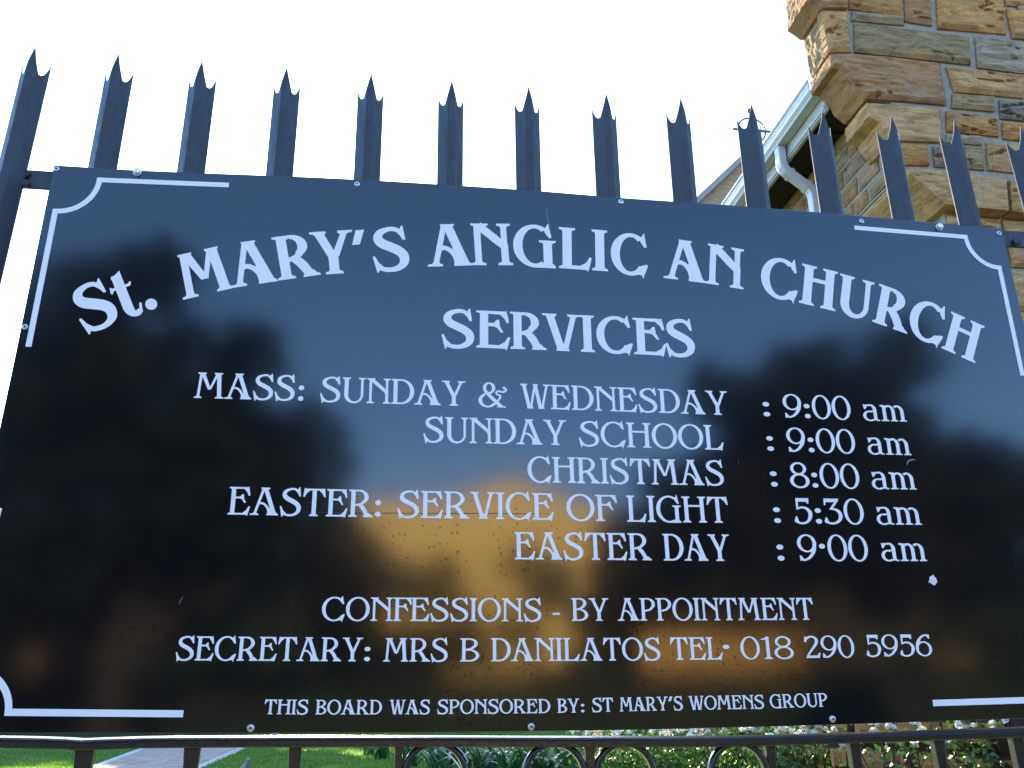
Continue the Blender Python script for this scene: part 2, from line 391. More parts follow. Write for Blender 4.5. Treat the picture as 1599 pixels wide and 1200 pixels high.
        add(poly((0, 0), (.005, .05), (e, .07), (.30, w), (.36, 0)))
        return G, .69
    if ch == 'S':
        t = W*1.12
        add(stroke([(.57, .90, w*.8), (.46, .965, w*1.1), (.32, .965, w*1.15), (.17, .885, W*.8), (.13, .755, W*.98), (.20, .64, t), (.36, .545, t*1.02), (.51, .45, t), (.60, .33, W*1.05), (.595, .17, W*.9), (.50, .065, w*1.4), (.36, .018, w*1.15), (.20, .035, w*1.1), (.10, .10, w*.9)], 6))
        add(poly((.46, .965), (.555, .965), (.605, 1.045), (.625, 1.04), (.66, .71), (.61, .70), (.56, .81), (.48, .91)))
        add(poly((.23, .05), (.125, .02), (.09, -.045), (.07, -.04), (.0, .335), (.045, .345), (.11, .19), (.20, .09)))
        return G, .70
    if ch == '&':
        add(ring(.35, .78, (.20, .235), (.20-W*.8, .235-w), 0, 360, 26))
        add(ring(.30, .27, (.30, .285), (.30-W*.95, .285-w), 118, 330, 28))
        add(stroke([(.20, .69, W*.75), (.34, .50, W*.95), (.55, .25, W*.98), (.76, .03, W*.98)]))
        add(stroke([(.17, .50, w), (.24, .545, w), (.42, .60, w*1.1), (.46, .68, w)]))
        add(stroke([(.53, .13, w), (.66, .30, w), (.72, .47, w), (.62, .52, w*.9), (.585, .60, w*.9), (.66, .66, w), (.80, .63, w), (.90, .70, w*1.1), (.86, .80, w*1.1), (.80, .79, w*1.5)]))
        add(poly((.60, 0), (.90, 0), (.895, .045), (.80, .07), (.66, .07), (.605, .045)))
        return G, .93
    if ch == '1':
        x = .23; add(leg(x, 0, x, .99, W), serif(x, 0, h, 1, .08, .08), poly((x, 1.0), (x+h, 1.0), (x+h, .8), (x, .86), (.03, .86), (.03, .90), (.10, .92)))
        return G, .40
    if ch == '2':
        add(stroke([(.06, .73, w*.9), (.11, .86, w*1.2), (.24, .955, w*1.2), (.40, .935, W*.75), (.485, .80, W*.98), (.44, .62, W*.95), (.31, .42, w*1.3), (.18, .23, w*1.1), (.10, .09, w*1.1)], 6))
        add(poly((.03, 0), (.54, 0), (.58, .22), (.53, .235), (.47, W*.95), (.08, W*.9)), poly((.02, .72), (.055, .98), (.10, .98), (.15, .88), (.10, .72)))
        return G, .60
    if ch == '3':
        add(poly((.05, 1), (.50, 1), (.50, .94), (.42, .86), (.10, .86), (.085, .74), (.04, .74)))
        add(stroke([(.475, .95, w), (.34, .74, w*1.05), (.25, .60, w*.95)]))
        add(stroke([(.20, .585, w*.8), (.34, .585, w*1.2), (.47, .50, W*.9), (.52, .33, W*1.0), (.46, .14, W*.85), (.31, .03, w*1.2), (.16, .035, w*1.1), (.08, .09, w)], 6))
        add(poly((.0, .10), (.05, .26), (.09, .25), (.13, .12), (.17, .02), (.05, .03)))
        return G, .60
    if ch == '5':
        add(poly((.10, 1), (.50, 1), (.49, .79), (.445, .79), (.41, .86), (.17, .86), (.155, .55), (.10, .55)))
        add(stroke([(.13, .575, w*.8), (.25, .635, w*1.1), (.40, .60, W*.8), (.50, .46, W*.98), (.50, .28, W*1.0), (.42, .10, W*.75), (.28, .02, w*1.15), (.15, .03, w*1.1), (.08, .09, w)], 6))
        add(poly((.0, .10), (.06, .29), (.10, .28), (.13, .12), (.17, .02), (.05, .03)))
        return G, .58
    if ch in '69':
        g = []
        g += ring(.30, .33, (.30, .345), (.30-W*.92, .345-w*.9), 0, 360, 34)
        g += stroke([(h*1.0, .34, W*.92), (.10, .62, W*.92), (.24, .86, w*1.35), (.40, .965, w*1.0), (.49, .955, w*.8)])
        g += poly((.42, .93), (.53, 1.0), (.555, .99), (.56, .80), (.52, .79), (.46, .88))
        if ch == '9': g = [[(.60-x, 1-y) for x, y in p] for p in g]
        return g, .60
    if ch == '8':
        add(ring(.30, .765, (.255, .255), (.255-W*.85, .255-w), 0, 360, 28), ring(.31, .27, (.31, .29), (.31-W*.95, .29-w), 0, 360, 32))
        return G, .62
    if ch == ':': add(dot(.14, .10, .095), dot(.14, .52, .095)); return G, .28
    if ch == '.': add(dot(.125, .125, .125)); return G, .25
    if ch == '\u00b7': add(dot(.14, .56, .095)); return G, .28
    if ch == '-': add(poly((.0, .28), (.24, .28), (.28, .28+w*1.35), (.04, .28+w*1.35))); return G, .28
    if ch == "'": add(poly((.13, 1), (.34, 1), (.19, .66), (.0, .66))); return G, .34
    if ch == 't':
        x = .24
        add(leg(x, .22, x, .98, W))
        add(poly((x-h, .9), (x+h, .9), (x+h, 1.05), (x-h-.02, .93)))
        add(poly((.03, .66), (.46, .66), (.50, .74), (.465, .755), (.43, .72), (.03, .72), (.03, .68)), poly((.0, .62), (.04, .60), (.08, .66), (x, .66), (x, .74), (.08, .72), (.02, .76)))
        add(ring(.24+.13, .24, (.13+h, .26), (.13+h-W, .26-w*1.1), 180, 292, 16))
        add(poly((.42, .00), (.50, .03), (.545, .23), (.50, .24), (.46, .13), (.38, .09)))
        add(poly((.33, -.02), (.44, .0), (.46, .13), (.36, .10)))
        return G, .55
    if ch == 'a':
        x = .40
        add(leg(x, .12, x, .50, W*.95))
        add(ring(.27, .46, (.13+W*.475, .245), (.13+W*.475-W*.95, .245-w*1.0), 0, 120, 16))
        add(stroke([(.20, .665, w), (.11, .64, w*1.1), (.07, .58, w*1.1)]), poly((.03, .70), (.06, .48), (.10, .50), (.16, .60), (.13, .68), (.07, .68)))
        add(ring(.22, .205, (.22, .225), (.22-W*.88, .225-w*.9), 60, 310, 24))
        add(stroke([(.27, .40, w*.9), (.36, .415, w*.9)]), stroke([(.34, .025, w), (x+.01, .12, w*1.2)]))
        add(stroke([(x, .14, W*.8), (x+.04, .04, W*.6), (x+.13, .02, w*.7)]))
        return G, .55
    if ch == 'm':
        add(leg(.13, 0, .13, .66, W*.95), serif(.13, 0, h*.95, 1, .075, .07, .045, .04))
        add(poly((.0, .69), (.0, .645), (.06, .60), (.13, .60), (.13+h*.9, .66), (.10, .69)))
        for x in (.42, .71):
            add(leg(x, 0, x, .46, W*.95), serif(x, 0, h*.95, 1, .06, .065, .045, .04))
            add(ring(x-.145, .42, (.145+W*.475, .27), (.145-W*.475, .27-w*1.15), 0, 130, 18))
        return G, .86
    if ch == ' ': return [], .33
    raise KeyError(ch)
def word_polys(txt, W, w, gap=.03):
    x = 0; out = []
    for c in txt:
        P, a = glyph(c, W, w)
        out += [[(px+x, py) for px, py in p] for p in P]; x += a+gap
    return out, x-gap
# ================================================================== THE GROUND
LAWN = -1.226 + GZ            # the churchyard lies higher than the pavement
grass_base = varied('lawn_soil_and_thatch', (.035, .075, .012), (.075, .14, .022), .95, 3.0, .4, .01)
lb = MB(); lb.box(-60, 60, .30, 320, LAWN-.6, LAWN)
tag(lb.build('lawn', grass_base), kind='structure')
wallm = varied('plastered_plinth', (.20, .19, .17), (.30, .28, .25), .9, 8, .3)
pw = MB(); pw.box(-14, 14, -.10, .30, 0, LAWN+.03)
tag(bevel(pw.build('retaining_wall', wallm), .012), 'low plastered retaining wall under the iron fence', 'wall')
asphalt = varied('asphalt', (.035, .035, .036), (.06, .06, .06), .9, 60, .5, .004)
slab = varied('concrete_pavement', (.20, .19, .175), (.28, .265, .24), .9, 12, .3)
g = MB(); g.box(-60, 60, -120, .2, -.5, -.130); tag(g.build('road', asphalt), kind='structure')
g = MB(); g.box(-60, 60, -3.2, -.10, -.128, 0); tag(g.build('pavement', slab), kind='structure')
g = MB(); g.box(-60, 60, -13.6, -10.4, -.128, 0); tag(g.build('far_pavement', slab), kind='structure')
verge = varied('dry_verge_grass', (.05, .06, .02), (.09, .09, .035), .95, 6, .4)
g = MB(); g.box(-60, 60, -60, -13.6, -.128, .02); tag(g.build('far_garden_ground', verge), kind='structure')

# brick path across the lawn
def on_lawn(u, v): p = at_z(u, v, LAWN); return np.array([p[0], p[1]])
l0, l1 = on_lawn(143, 1200), on_lawn(236, 1165); r0, r1 = on_lawn(312, 1200), on_lawn(390, 1165)
def path_pt(s, t):            # s: metres along, t: 0..1 across
    Ld = (l1-l0)/np.linalg.norm(l1-l0); Rd = (r1-r0)/np.linalg.norm(r1-r0)
    a = l0 + Ld*s; b = r0 + Rd*s; return a*(1-t) + b*t
pathroot = empty('brick_path', (float(l0[0]), float(l0[1]), LAWN), 'grey pink brick path with pale edging crossing the lawn below the sign', 'path')
brickm = mat('paving_brick', (.30, .25, .23), .85)
oi = N(brickm, 'ShaderNodeObjectInfo'); rr = ramp(brickm, oi.outputs['Random'], [(0, (.30, .20, .14)), (.5, (.42, .30, .22)), (1, (.48, .37, .28))])
nn = noise_n(brickm, coords(brickm), 40, 4); L(brickm, mix(brickm, 1, rr.outputs[0], ramp(brickm, nn.outputs[0], [(.3, .8), (.7, 1.15)]).outputs[0], 'MULTIPLY'), BS(brickm).inputs['Base Color'])
bm_ = MB(); bm_.box(-.104, .104, -.048, .048, -.03, .012); brick_me = bm_.mesh('brick', brickm)
o0 = Vector((float(l0[0]), float(l0[1]), LAWN))
pd = (l1-l0)/np.linalg.norm(l1-l0); pang = math.atan2(pd[1], pd[0]) - math.pi/2
nb = 0; rest = MB()
for row in range(-6, 150):
    s = row*.106; wdt = np.linalg.norm(path_pt(s, 1)-path_pt(s, 0)); ncol = int((wdt-.2)/.22)
    for c in range(ncol+1):
        t = (.12 + .22*(c + .5*(row % 2)))/wdt
        if t > 1-.12/wdt: continue
        p = path_pt(s, t); z = LAWN + rnd.uniform(-.002, .004)
        if 10 <= row and nb < 300:
            b = link('brick', brick_me, pathroot, (p[0]-o0.x, p[1]-o0.y, z-o0.z), (rnd.uniform(-.01, .01), rnd.uniform(-.01, .01), pang+rnd.uniform(-.02, .02))); nb += 1
        else:
            ca, sa = math.cos(pang), math.sin(pang); V = []
            for zz in (-.02, .012):
                for (a, bb) in ((-.104, -.048), (.104, -.048), (.104, .048), (-.104, .048)):
                    V.append((p[0]+ca*a-sa*bb-o0.x, p[1]+sa*a+ca*bb-o0.y, z+zz-o0.z))
            rest.add(V, [(4, 5, 6, 7), (0, 1, 5, 4), (1, 2, 6, 5), (2, 3, 7, 6), (3, 0, 4, 7)])
tag(rest.build('bricks_beyond', brickm, pathroot), kind='stuff')
edge = varied('pale_concrete_edging', (.36, .34, .30), (.48, .46, .42), .9, 20, .3)
for t0, t1 in ((-.03, .045), (.955, 1.03)):
    e = MB(); P = [path_pt(s, t0) for s in (-2, 40)] + [path_pt(s, t1) for s in (40, -2)]
    e.prism([(p[0]-o0.x, p[1]-o0.y) for p in P], -.03, .022, 'z'); e.build('edging', edge, pathroot)

# grass blades
def leafy_mat(name, c1, c2, trans=.35, rough=.5, scale=3.0):
    m = mat(name, c1, rough); v = coords(m); n = noise_n(m, v, scale, 3)
    r = ramp(m, n.outputs[0], [(.35, c1), (.65, c2)]); L(m, r.outputs[0], BS(m).inputs['Base Color'])
    tr = N(m, 'ShaderNodeBsdfTranslucent'); L(m, mix(m, 1, r.outputs[0], (1.5, 1.7, .9), 'MULTIPLY'), tr.inputs['Color'])
    mx = N(m, 'ShaderNodeMixShader'); mx.inputs[0].default_value = trans
    L(m, BS(m).outputs[0], mx.inputs[1]); L(m, tr.outputs[0], mx.inputs[2]); L(m, mx.outputs[0], m.node_tree.nodes['Material Output'].inputs['Surface']); return m
grassm = leafy_mat('grass_blade', (.042, .10, .007), (.085, .17, .012), .5, .5, 1.2)
rs = np.random.default_rng(5); n = 150000
D = 11 + 34*rs.random(n)**1.6; ang = np.radians(8.3) + np.radians(rs.uniform(-31, 12, n))
bx = CAM[0] + np.sin(ang)*D; by = CAM[1] + np.cos(ang)*D
# keep the path free
pl = l0[0] + (l1[0]-l0[0])/(l1[1]-l0[1])*(by-l0[1]); pr = r0[0] + (r1[0]-r0[0])/(r1[1]-r0[1])*(by-r0[1])
k = ~((bx > pl-.02) & (bx < pr+.02)); bx, by = bx[k], by[k]; n = len(bx)
h = rs.uniform(.025, .06, n)*(1+.0*by); wd = rs.uniform(.004, .008, n)*(1+by/25); th = rs.uniform(0, math.pi, n); lx = rs.normal(0, .022, n); ly = rs.normal(0, .022, n)
V = np.empty((n, 3, 3)); V[:, 0] = np.stack([bx-np.cos(th)*wd, by-np.sin(th)*wd, np.full(n, LAWN)], 1); V[:, 1] = np.stack([bx+np.cos(th)*wd, by+np.sin(th)*wd, np.full(n, LAWN)], 1)
V[:, 2] = np.stack([bx+lx, by+ly, LAWN+h], 1)
tag(link('grass', fast_mesh('grass', V.reshape(-1, 3), np.arange(3*n), np.arange(n)*3, None, grassm)), 'short green lawn grass on both sides of the brick path', 'grass', kind='stuff')

# ================================================================== THE CHURCH
YF = 2.7
church = empty('stone_church', (2.53, YF, LAWN), 'sandstone church corner with corbelled kneelers, white gutter and downpipe behind the fence', 'church')
def loc(v): return (v[0]-2.53, v[1]-YF, v[2]-LAWN)
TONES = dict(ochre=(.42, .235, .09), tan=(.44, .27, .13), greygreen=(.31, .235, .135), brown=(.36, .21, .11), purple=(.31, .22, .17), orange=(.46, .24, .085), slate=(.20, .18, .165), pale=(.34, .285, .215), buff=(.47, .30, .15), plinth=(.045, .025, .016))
def rough_quad(q, nx, ny, amp, seed, rock=True):
    """q: TL TR BR BL corners (3-D); out: unit outward; returns grid verts pushed outward like a quarry-faced stone"""
    q = [np.array(p, float) for p in q]; nrm = np.cross(q[1]-q[0], q[3]-q[0]); nrm = -nrm/np.linalg.norm(nrm)
    wdt = np.linalg.norm(q[1]-q[0]); hgt = np.linalg.norm(q[3]-q[0]); V = []; F = []
    for j in range(ny+1):
        for i in range(nx+1):
            u, v_ = i/nx, j/ny
            p = (q[0]*(1-u)+q[1]*u)*(1-v_) + (q[3]*(1-u)+q[2]*u)*v_
            e = min(u*wdt, (1-u)*wdt, v_*hgt, (1-v_)*hgt)
            edge_ = min(1, e/.022); edge_ = edge_*edge_*(3-2*edge_)
            P = Vector((u*wdt*3.2+seed*7.3, v_*hgt*17, seed*3.1))
            f = noise.fractal(P, .9, 2.1, 5) if rock else noise.fractal(P, 1.1, 2.1, 3)*.35
            r = 1-abs(noise.noise(Vector((u*wdt*2.6+seed, v_*hgt*15, 7.7+seed))))        # bedding fissures
            fis = max(0, r-.94)/.06 * min(1, max(0, noise.noise(Vector((u*wdt*4, v_*hgt*3, seed*1.7)))*6)) if rock else 0
            stp = .5*math.floor(2.5*(f+1))/2.5 if rock else 0
            d = amp*(.45 + .26*f + .34*stp - 1.5*fis)*edge_
            jx = .004*noise.noise(Vector((i*.9, j*.9, seed)))*(1 if 0 < i < nx and 0 < j < ny else 1)
            p = p + nrm*(d) + (q[1]-q[0])/wdt*jx*1.2
            V.append(p)
    for j in range(ny):
        for i in range(nx):
            a = j*(nx+1)+i; F.append((a, a+nx+1, a+nx+2, a+1))
    b0 = len(V); rim = [i for i in range(nx+1)] + [j*(nx+1)+nx for j in range(1, ny+1)] + [ny*(nx+1)+i for i in range(nx-1, -1, -1)] + [j*(nx+1) for j in range(ny-1, 0, -1)]
    for r_ in rim: V.append(V[r_] - nrm*.05)
    m_ = len(rim)
    for k_ in range(m_): a, b = rim[k_], rim[(k_+1) % m_]; F.append((a, b, b0+(k_+1) % m_, b0+k_))
    return V, F
ns = 0
def stone(q, tone, amp=.032, res=.011, rock=True, name='stone', label=None):
    global ns; ns += 1
    wdt = np.linalg.norm(np.array(q[1])-np.array(q[0])); hgt = np.linalg.norm(np.array(q[3])-np.array(q[0]))
    V, F = rough_quad(q, max(3, int(wdt/res)), max(3, int(hgt/res)), amp, ns*1.37, rock)
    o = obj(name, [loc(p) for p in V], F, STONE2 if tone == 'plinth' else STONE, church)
    c = TONES[tone]; j = rnd.uniform(.88, 1.12); o.color = (c[0]*j, c[1]*j, c[2]*j, 1)
    if label: o['label'] = label
    return o
def px_stone(pts, tone, Y=YF-.004, **k):
    cu = sum(p[0] for p in pts)/4; cv = sum(p[1] for p in pts)/4; pts = [(u+(1.8 if u > cu else -1.8), v+(1.3 if v > cv else -1.3)) for u, v in pts]
    return stone([at_y(u, v, Y) for u, v in pts], tone, **k)
# --- stones of the front face, as they stand in the photograph
S = [([(1325, -60), (1403, -56), (1408, 25), (1329, 13)], 'ochre'), ([(1413, -55), (1448, -52), (1455, 39), (1416, 32)], 'brown'),
     ([(1462, -50), (1562, -40), (1570, 52), (1467, 43)], 'ochre'), ([(1574, 16), (1650, 22), (1652, 66), (1583, 58)], 'orange'), ([(1570, -44), (1650, -36), (1648, 14), (1573, 7)], 'tan'),
     ([(1333, 19), (1410, 27), (1411, 38), (1333, 31)], 'pale'),
     ([(1284, 17), (1322, 20), (1328, 80), (1296, 80)], 'tan'), ([(1336, 36), (1512, 59), (1515, 100), (1337, 80)], 'greygreen'), ([(1525, 59), (1650, 73), (1650, 121), (1529, 104)], 'pale'),
     ([(1480, 105), (1598, 119), (1597, 152), (1492, 142)], 'tan'), ([(1607, 120), (1690, 130), (1690, 165), (1606, 154)], 'brown'),
     ([(1490, 148), (1552, 152), (1553, 173), (1489, 167)], 'greygreen'), ([(1563, 157), (1650, 166), (1650, 192), (1565, 184)], 'slate'),
     ([(1480, 174), (1556, 186), (1559, 212), (1481, 204)], 'ochre'), ([(1567, 191), (1640, 200), (1640, 224), (1569, 215)], 'orange'),
     ([(1481, 210), (1533, 214), (1533, 225), (1481, 221)], 'pale'),
     ([(1405, 226), (1446, 229), (1451, 257), (1406, 256)], 'orange'), ([(1459, 229), (1500, 231), (1503, 261), (1463, 259)], 'purple'), ([(1509, 229), (1534, 232), (1537, 264), (1512, 262)], 'greygreen'),
     ([(1543, 224), (1650, 236), (1650, 276), (1545, 264)], 'buff')]
for pts, tone in S: px_stone(pts, tone)
# --- corbelled kneeler stones: profile cut at the left end, running back through the wall
def corbel(front, back, Y, tone, amp=.03, rough_face=True, label=None, name='kneeler_stone'):
    """front: photo outline at plane Y (clockwise from top left); last points are the profile"""
    global ns; ns += 1
    P = [at_y(u, v, Y) for u, v in front]
    # resample outline and fill with a rough face
    out = []
    for i in range(len(P)):
        a, b = P[i], P[(i+1) % len(P)]; k = max(1, int(np.linalg.norm(b-a)/.014))
        out += [a+(b-a)*t/k for t in range(k)]
    n_ = len(out); xs = [p[0] for p in out]; zs = [p[2] for p in out]; inner = []
    poly2 = [Vector((p[0], p[2])) for p in out]
    def inside(x, z):
        c = False
        for i in range(n_):
            a, b = poly2[i], poly2[(i+1) % n_]
            if (a.y > z) != (b.y > z) and x < (b.x-a.x)*(z-a.y)/(b.y-a.y)+a.x: c = not c
        return c
    def edist(x, z):
        d = 9
        for i in range(n_):
            a, b = poly2[i], poly2[(i+1) % n_]; ab = b-a; t = max(0, min(1, (Vector((x, z))-a).dot(ab)/max(ab.length_squared, 1e-9))); d = min(d, (Vector((x, z))-a-ab*t).length)
        return d
    x = min(xs)
    while x < max(xs):
        z = min(zs)
        while z < max(zs):
            if inside(x, z) and edist(x, z) > .006: inner.append(Vector((x, z)))
            z += .013
        x += .013
    vv, ee, ff, *_ = geometry.delaunay_2d_cdt(poly2+inner, [], [list(range(n_))], 1, 1e-5)
    V = []
    for p in vv:
        e = min(1, edist(p.x, p.y)/.02); e = e*e*(3-2*e)
        q = Vector((p.x*3+ns, p.y*19, ns*2.3)); f = noise.fractal(q, .9, 2.1, 5)
        fis = max(0, 1-abs(noise.noise(Vector((p.x*2.4, p.y*15, ns))))-.94)/.06*min(1, max(0, noise.noise(Vector((p.x*4, p.y*3, ns*1.7)))*6))
        V.append((p.x, Y - (amp*(.45+.3*f+.17*math.floor(2.5*(f+1))/2.5-1.5*fis)*e if rough_face else .004*f*e), p.y))
    F = [tuple(f) for f in ff]
    # sides with rough left profile
    nyb = 14; b0 = len(V); order = out
    for k in range(nyb+1):
        y = Y + (back-Y)*k/nyb
        for i, p in enumerate(order):
            r = .010*noise.fractal(Vector((p[0]*6, y*14, p[2]*14+ns)), .9, 2.1, 4) if k > 0 else 0
            V.append((p[0]-abs(r)*.8+.002, y, p[2]+r*.5))
    for k in range(nyb):
        for i in range(n_):
            j = (i+1) % n_; F.append((b0+k*n_+i, b0+k*n_+j, b0+(k+1)*n_+j, b0+(k+1)*n_+i))
    F.append(tuple(b0+nyb*n_+i for i in range(n_)))
    o = obj(name, [loc(p) for p in V], F, STONE, church)
    o.data.validate()
    c = TONES[tone]; o.color = (*c, 1)
    if label: o['label'] = label
    return o
corbel([(1256, -110), (1330, -100), (1325, 12), (1283, 12), (1276, 6), (1262, -3)], YF+.262, YF-.03, 'brown', label='overhanging coping kneeler at the top of the gable corner')
corbel([(1283, 14), (1290, 15), (1303, 81), (1296, 81)], YF+.25, YF+.004, 'greygreen', .008)
corbel([(1297, 85), (1380, 88), (1467, 99), (1479, 164), (1400, 157), (1353, 154), (1337, 141), (1327, 125), (1310, 108), (1298, 106)], YF+.255, YF-.006, 'brown', .034, label='reddish brown kneeler stone with a slanted underside')
corbel([(1353, 161), (1400, 164), (1468, 171), (1472, 222), (1393, 219), (1384, 207), (1374, 191), (1356, 183)], YF+.25, YF-.008, 'buff', .02, label='buff kneeler stone with a hollow cut underside')
corbel([(1418, 263), (1500, 270), (1572, 279), (1576, 329), (1477, 319), (1460, 303), (1421, 272)], YF+2.0, YF-.08, 'buff', .008, label='long smooth string course block')
corbel([(1578, 280), (1700, 293), (1704, 344), (1582, 330)], YF+.2, YF-.08, 'tan', .012)
# --- mortar body of the front wall and the long side wall
mb = MB()
xl = at_y(1473, 332, YF)[0]+.012; zb = at_y(1477, 321, YF-.08)[2]-.004
ZK = 2.405+GZ
rows = [(2.1, ZK, xl), (ZK, at_y(1400, 222, YF)[2], 2.548), (at_y(1400, 222, YF)[2], at_y(1400, 159, YF)[2], at_y(1400, 200, YF)[0]), (at_y(1400, 159, YF)[2], at_y(1297, 85, YF)[2], at_y(1362, 140, YF)[0]), (at_y(1297, 85, YF)[2], 6.30, at_y(1303, 50, YF)[0])]
for z0_, z1_, x0_ in rows: mb.box(x0_, 6.0, YF+.010, YF+.236, z0_, z1_)
mb.box(2.546, 6.0, YF+.236, 10.6, ZK, at_x(1283.5, 179.6, 2.285)[2]+.12)
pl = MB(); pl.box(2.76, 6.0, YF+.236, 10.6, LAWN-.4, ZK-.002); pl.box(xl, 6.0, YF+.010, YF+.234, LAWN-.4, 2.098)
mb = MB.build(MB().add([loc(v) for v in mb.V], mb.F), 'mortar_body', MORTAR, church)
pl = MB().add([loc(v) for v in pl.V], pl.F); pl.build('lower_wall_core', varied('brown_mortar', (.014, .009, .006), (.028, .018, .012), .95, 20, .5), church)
# --- auto-laid stones: lower front wall and beyond the frame, and the side wall
def lay(u0, u1, z0, z1, mapf, tones, seed, res=.03, skip=lambda u, z: False, hr=(.14, .27), wr=(.22, .62), amp=.024):
    r = random.Random(seed); z = z0
    while z < z1-.05:
        h_ = min(r.uniform(*hr), z1-z)
        if z1-z-h_ < .1: h_ = z1-z
        u = u0
        while u < u1-.04:
            w_ = min(r.uniform(*wr), u1-u)
            if u1-u-w_ < .14: w_ = u1-u
            if not skip(u+w_/2, z+h_/2):
                j = .008; a, b, c, d = u+j, u+w_-j, z+j, z+h_-j
                q = [mapf(a+r.uniform(0, .006), d-r.uniform(0, .008)), mapf(b-r.uniform(0, .008), d-r.uniform(0, .008)), mapf(b-r.uniform(0, .006), c+r.uniform(0, .004)), mapf(a+r.uniform(0, .008), c+r.uniform(0, .006))]
                yield q, r.choice(tones)
            u += w_
        z += h_
warm = ['ochre', 'tan', 'buff', 'brown', 'orange', 'pale', 'greygreen', 'tan', 'ochre', 'purple']
F_ = lambda u, z: (u, YF-.004, z)
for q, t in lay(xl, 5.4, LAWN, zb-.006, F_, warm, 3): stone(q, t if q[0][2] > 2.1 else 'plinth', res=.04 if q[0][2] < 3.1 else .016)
xr = at_y(1640, 250, YF)[0]
for q, t in lay(xr+.02, 5.4, zb+.03, 5.86, F_, warm, 8, hr=(.2, .3)): stone(q, t, res=.05)
for q, t in lay(2.3, 5.6, 5.86, 6.30, F_, warm, 9, hr=(.2, .25)): stone(q, t, res=.06)
XS = 2.540
G_ = lambda u, z: (XS, u, z)     # side face looks towards -x
side = ['greygreen', 'purple', 'tan', 'brown', 'greygreen', 'pale']
# side face: order the corners so that the outward normal is -x
def flip(q): return [q[1], q[0], q[3], q[2]]
for q, t in lay(YF+.006, YF+1.9, ZK+.005, at_x(1283.5, 179.6, 2.285)[2]+.05, G_, side, 21, hr=(.11, .19), wr=(.18, .42)): stone(flip(q), t, res=.018, amp=.02)
i = 0
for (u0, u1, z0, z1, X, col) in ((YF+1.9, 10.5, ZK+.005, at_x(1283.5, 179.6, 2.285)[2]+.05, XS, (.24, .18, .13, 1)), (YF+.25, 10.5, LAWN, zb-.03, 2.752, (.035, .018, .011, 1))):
    far_side = MB()
    for q, t in lay(u0, u1, z0, z1, lambda u, z: (X, u, z), side, 31+i, wr=(.28, .6)):
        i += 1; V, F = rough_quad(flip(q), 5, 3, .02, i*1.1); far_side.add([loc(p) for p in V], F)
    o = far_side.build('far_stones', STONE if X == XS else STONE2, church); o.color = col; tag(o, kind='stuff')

# --- eaves: gutter, fascia, dark sheet under the eave, roof
zg = at_x(1263.3, 147.5, 2.19)[2]; zgt = at_x(1257, 128, 2.19)[2]; zf = at_x(1283.5, 179.6, 2.285)[2]
Y0, Y1 = YF+.256, 10.9
g = MB(); prof = [(2.19, zgt), (2.19, zgt-.012), (2.198, zgt-.02), (2.2, zg+.035), (2.215, zg+.012), (2.22, zg), (2.283, zg), (2.283, zgt-.03), (2.278, zgt-.03), (2.278, zg+.006), (2.224, zg+.006), (2.207, zg+.04), (2.203, zgt)]
g.prism([(x-2.53, z-LAWN) for x, z in prof], Y0-YF, Y1-YF); gut = g.build('gutter', WHITEP, church)
g = MB(); g.box(2.288-2.53, 2.312-2.53, Y0-YF, Y1-YF, zf-LAWN, zgt-LAWN+.01); bevel(g.build('fascia_board', DIRTYW, church), .003)
g = MB(); g.box(2.280-2.53, 2.288-2.53, Y0-YF, Y1-YF, zf-LAWN+.012, zf-LAWN+.03); g.build('fascia_bead', DIRTYW, church)
g = MB(); g.box(2.314-2.53, 2.57-2.53, Y0-YF, Y1-YF, zf-LAWN+.035, zf-LAWN+.05); g.build('eave_shade_sheet', EAVE_SHADE, church)  # added near-black sheet standing in for the shaded open eave
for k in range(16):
    y = Y0+.25+k*.5; g = MB(); g.box(2.316-2.53, 2.60-2.53, y-YF, y+.05-YF, zf-LAWN+.02, zf-LAWN+.12); g.build('rafter_end', EAVE_SHADE, church)
g = MB(); g.prism([(2.316-2.53, zf-LAWN+.13), (6.2-2.53, zf-LAWN+3.4), (6.2-2.53, zf-LAWN+3.5), (2.275-2.53, zgt-LAWN+.02), (2.275-2.53, zgt-LAWN+.002), (2.316-2.53, zgt-LAWN+.012)], Y0-YF, Y1-YF); g.build('roof', TILE, church)
# downpipe with swan neck
def box_pipe(P, w_, d_):
    """rectangular section swept through P (all in one x-z plane or vertical)"""
    m_ = MB(); P = [Vector(p) for p in P]; k = len(P)
    for i, p in enumerate(P):
        a = P[max(0, i-1)]; b = P[min(k-1, i+1)]; t = (b-a).normalized(); y = Vector((0, 1, 0)); x = t.cross(y).normalized()
        c = 1/max(.5, math.cos(0.5*((p-a).angle(b-p, 0) if 0 < i < k-1 else 0)))
        for sx, sy in ((-1, -1), (1, -1), (1, 1), (-1, 1)): m_.V.append(tuple(p + x*sx*w_/2*c + y*sy*d_/2))
    for i in range(k-1):
        for j in range(4): m_.F.append((i*4+j, i*4+(j+1) % 4, (i+1)*4+(j+1) % 4, (i+1)*4+j))
    m_.F += [(3, 2, 1, 0), tuple((k-1)*4+j for j in range(4))]; return m_
YP = at_z(1228, 250, zg)[1]
yp = at_x(1217, 226, 2.247)[1]
top = Vector((2.247, yp, zg)); a1 = Vector((2.247, yp, at_y(1219, 264, yp)[2]))
p2_ = at_y(1269, 299, yp); wx = p2_[0]; a2 = Vector((wx, yp, p2_[2]))
n1_ = (a2-a1).normalized()
pts = [top, a1+Vector((0, 0, .035)), a1+Vector((.006, 0, .012)), a1+n1_*.03, a2-n1_*.03, a2+Vector((-.006, 0, -.012)), a2+Vector((0, 0, -.04)), Vector((wx, yp, LAWN+1.25))]
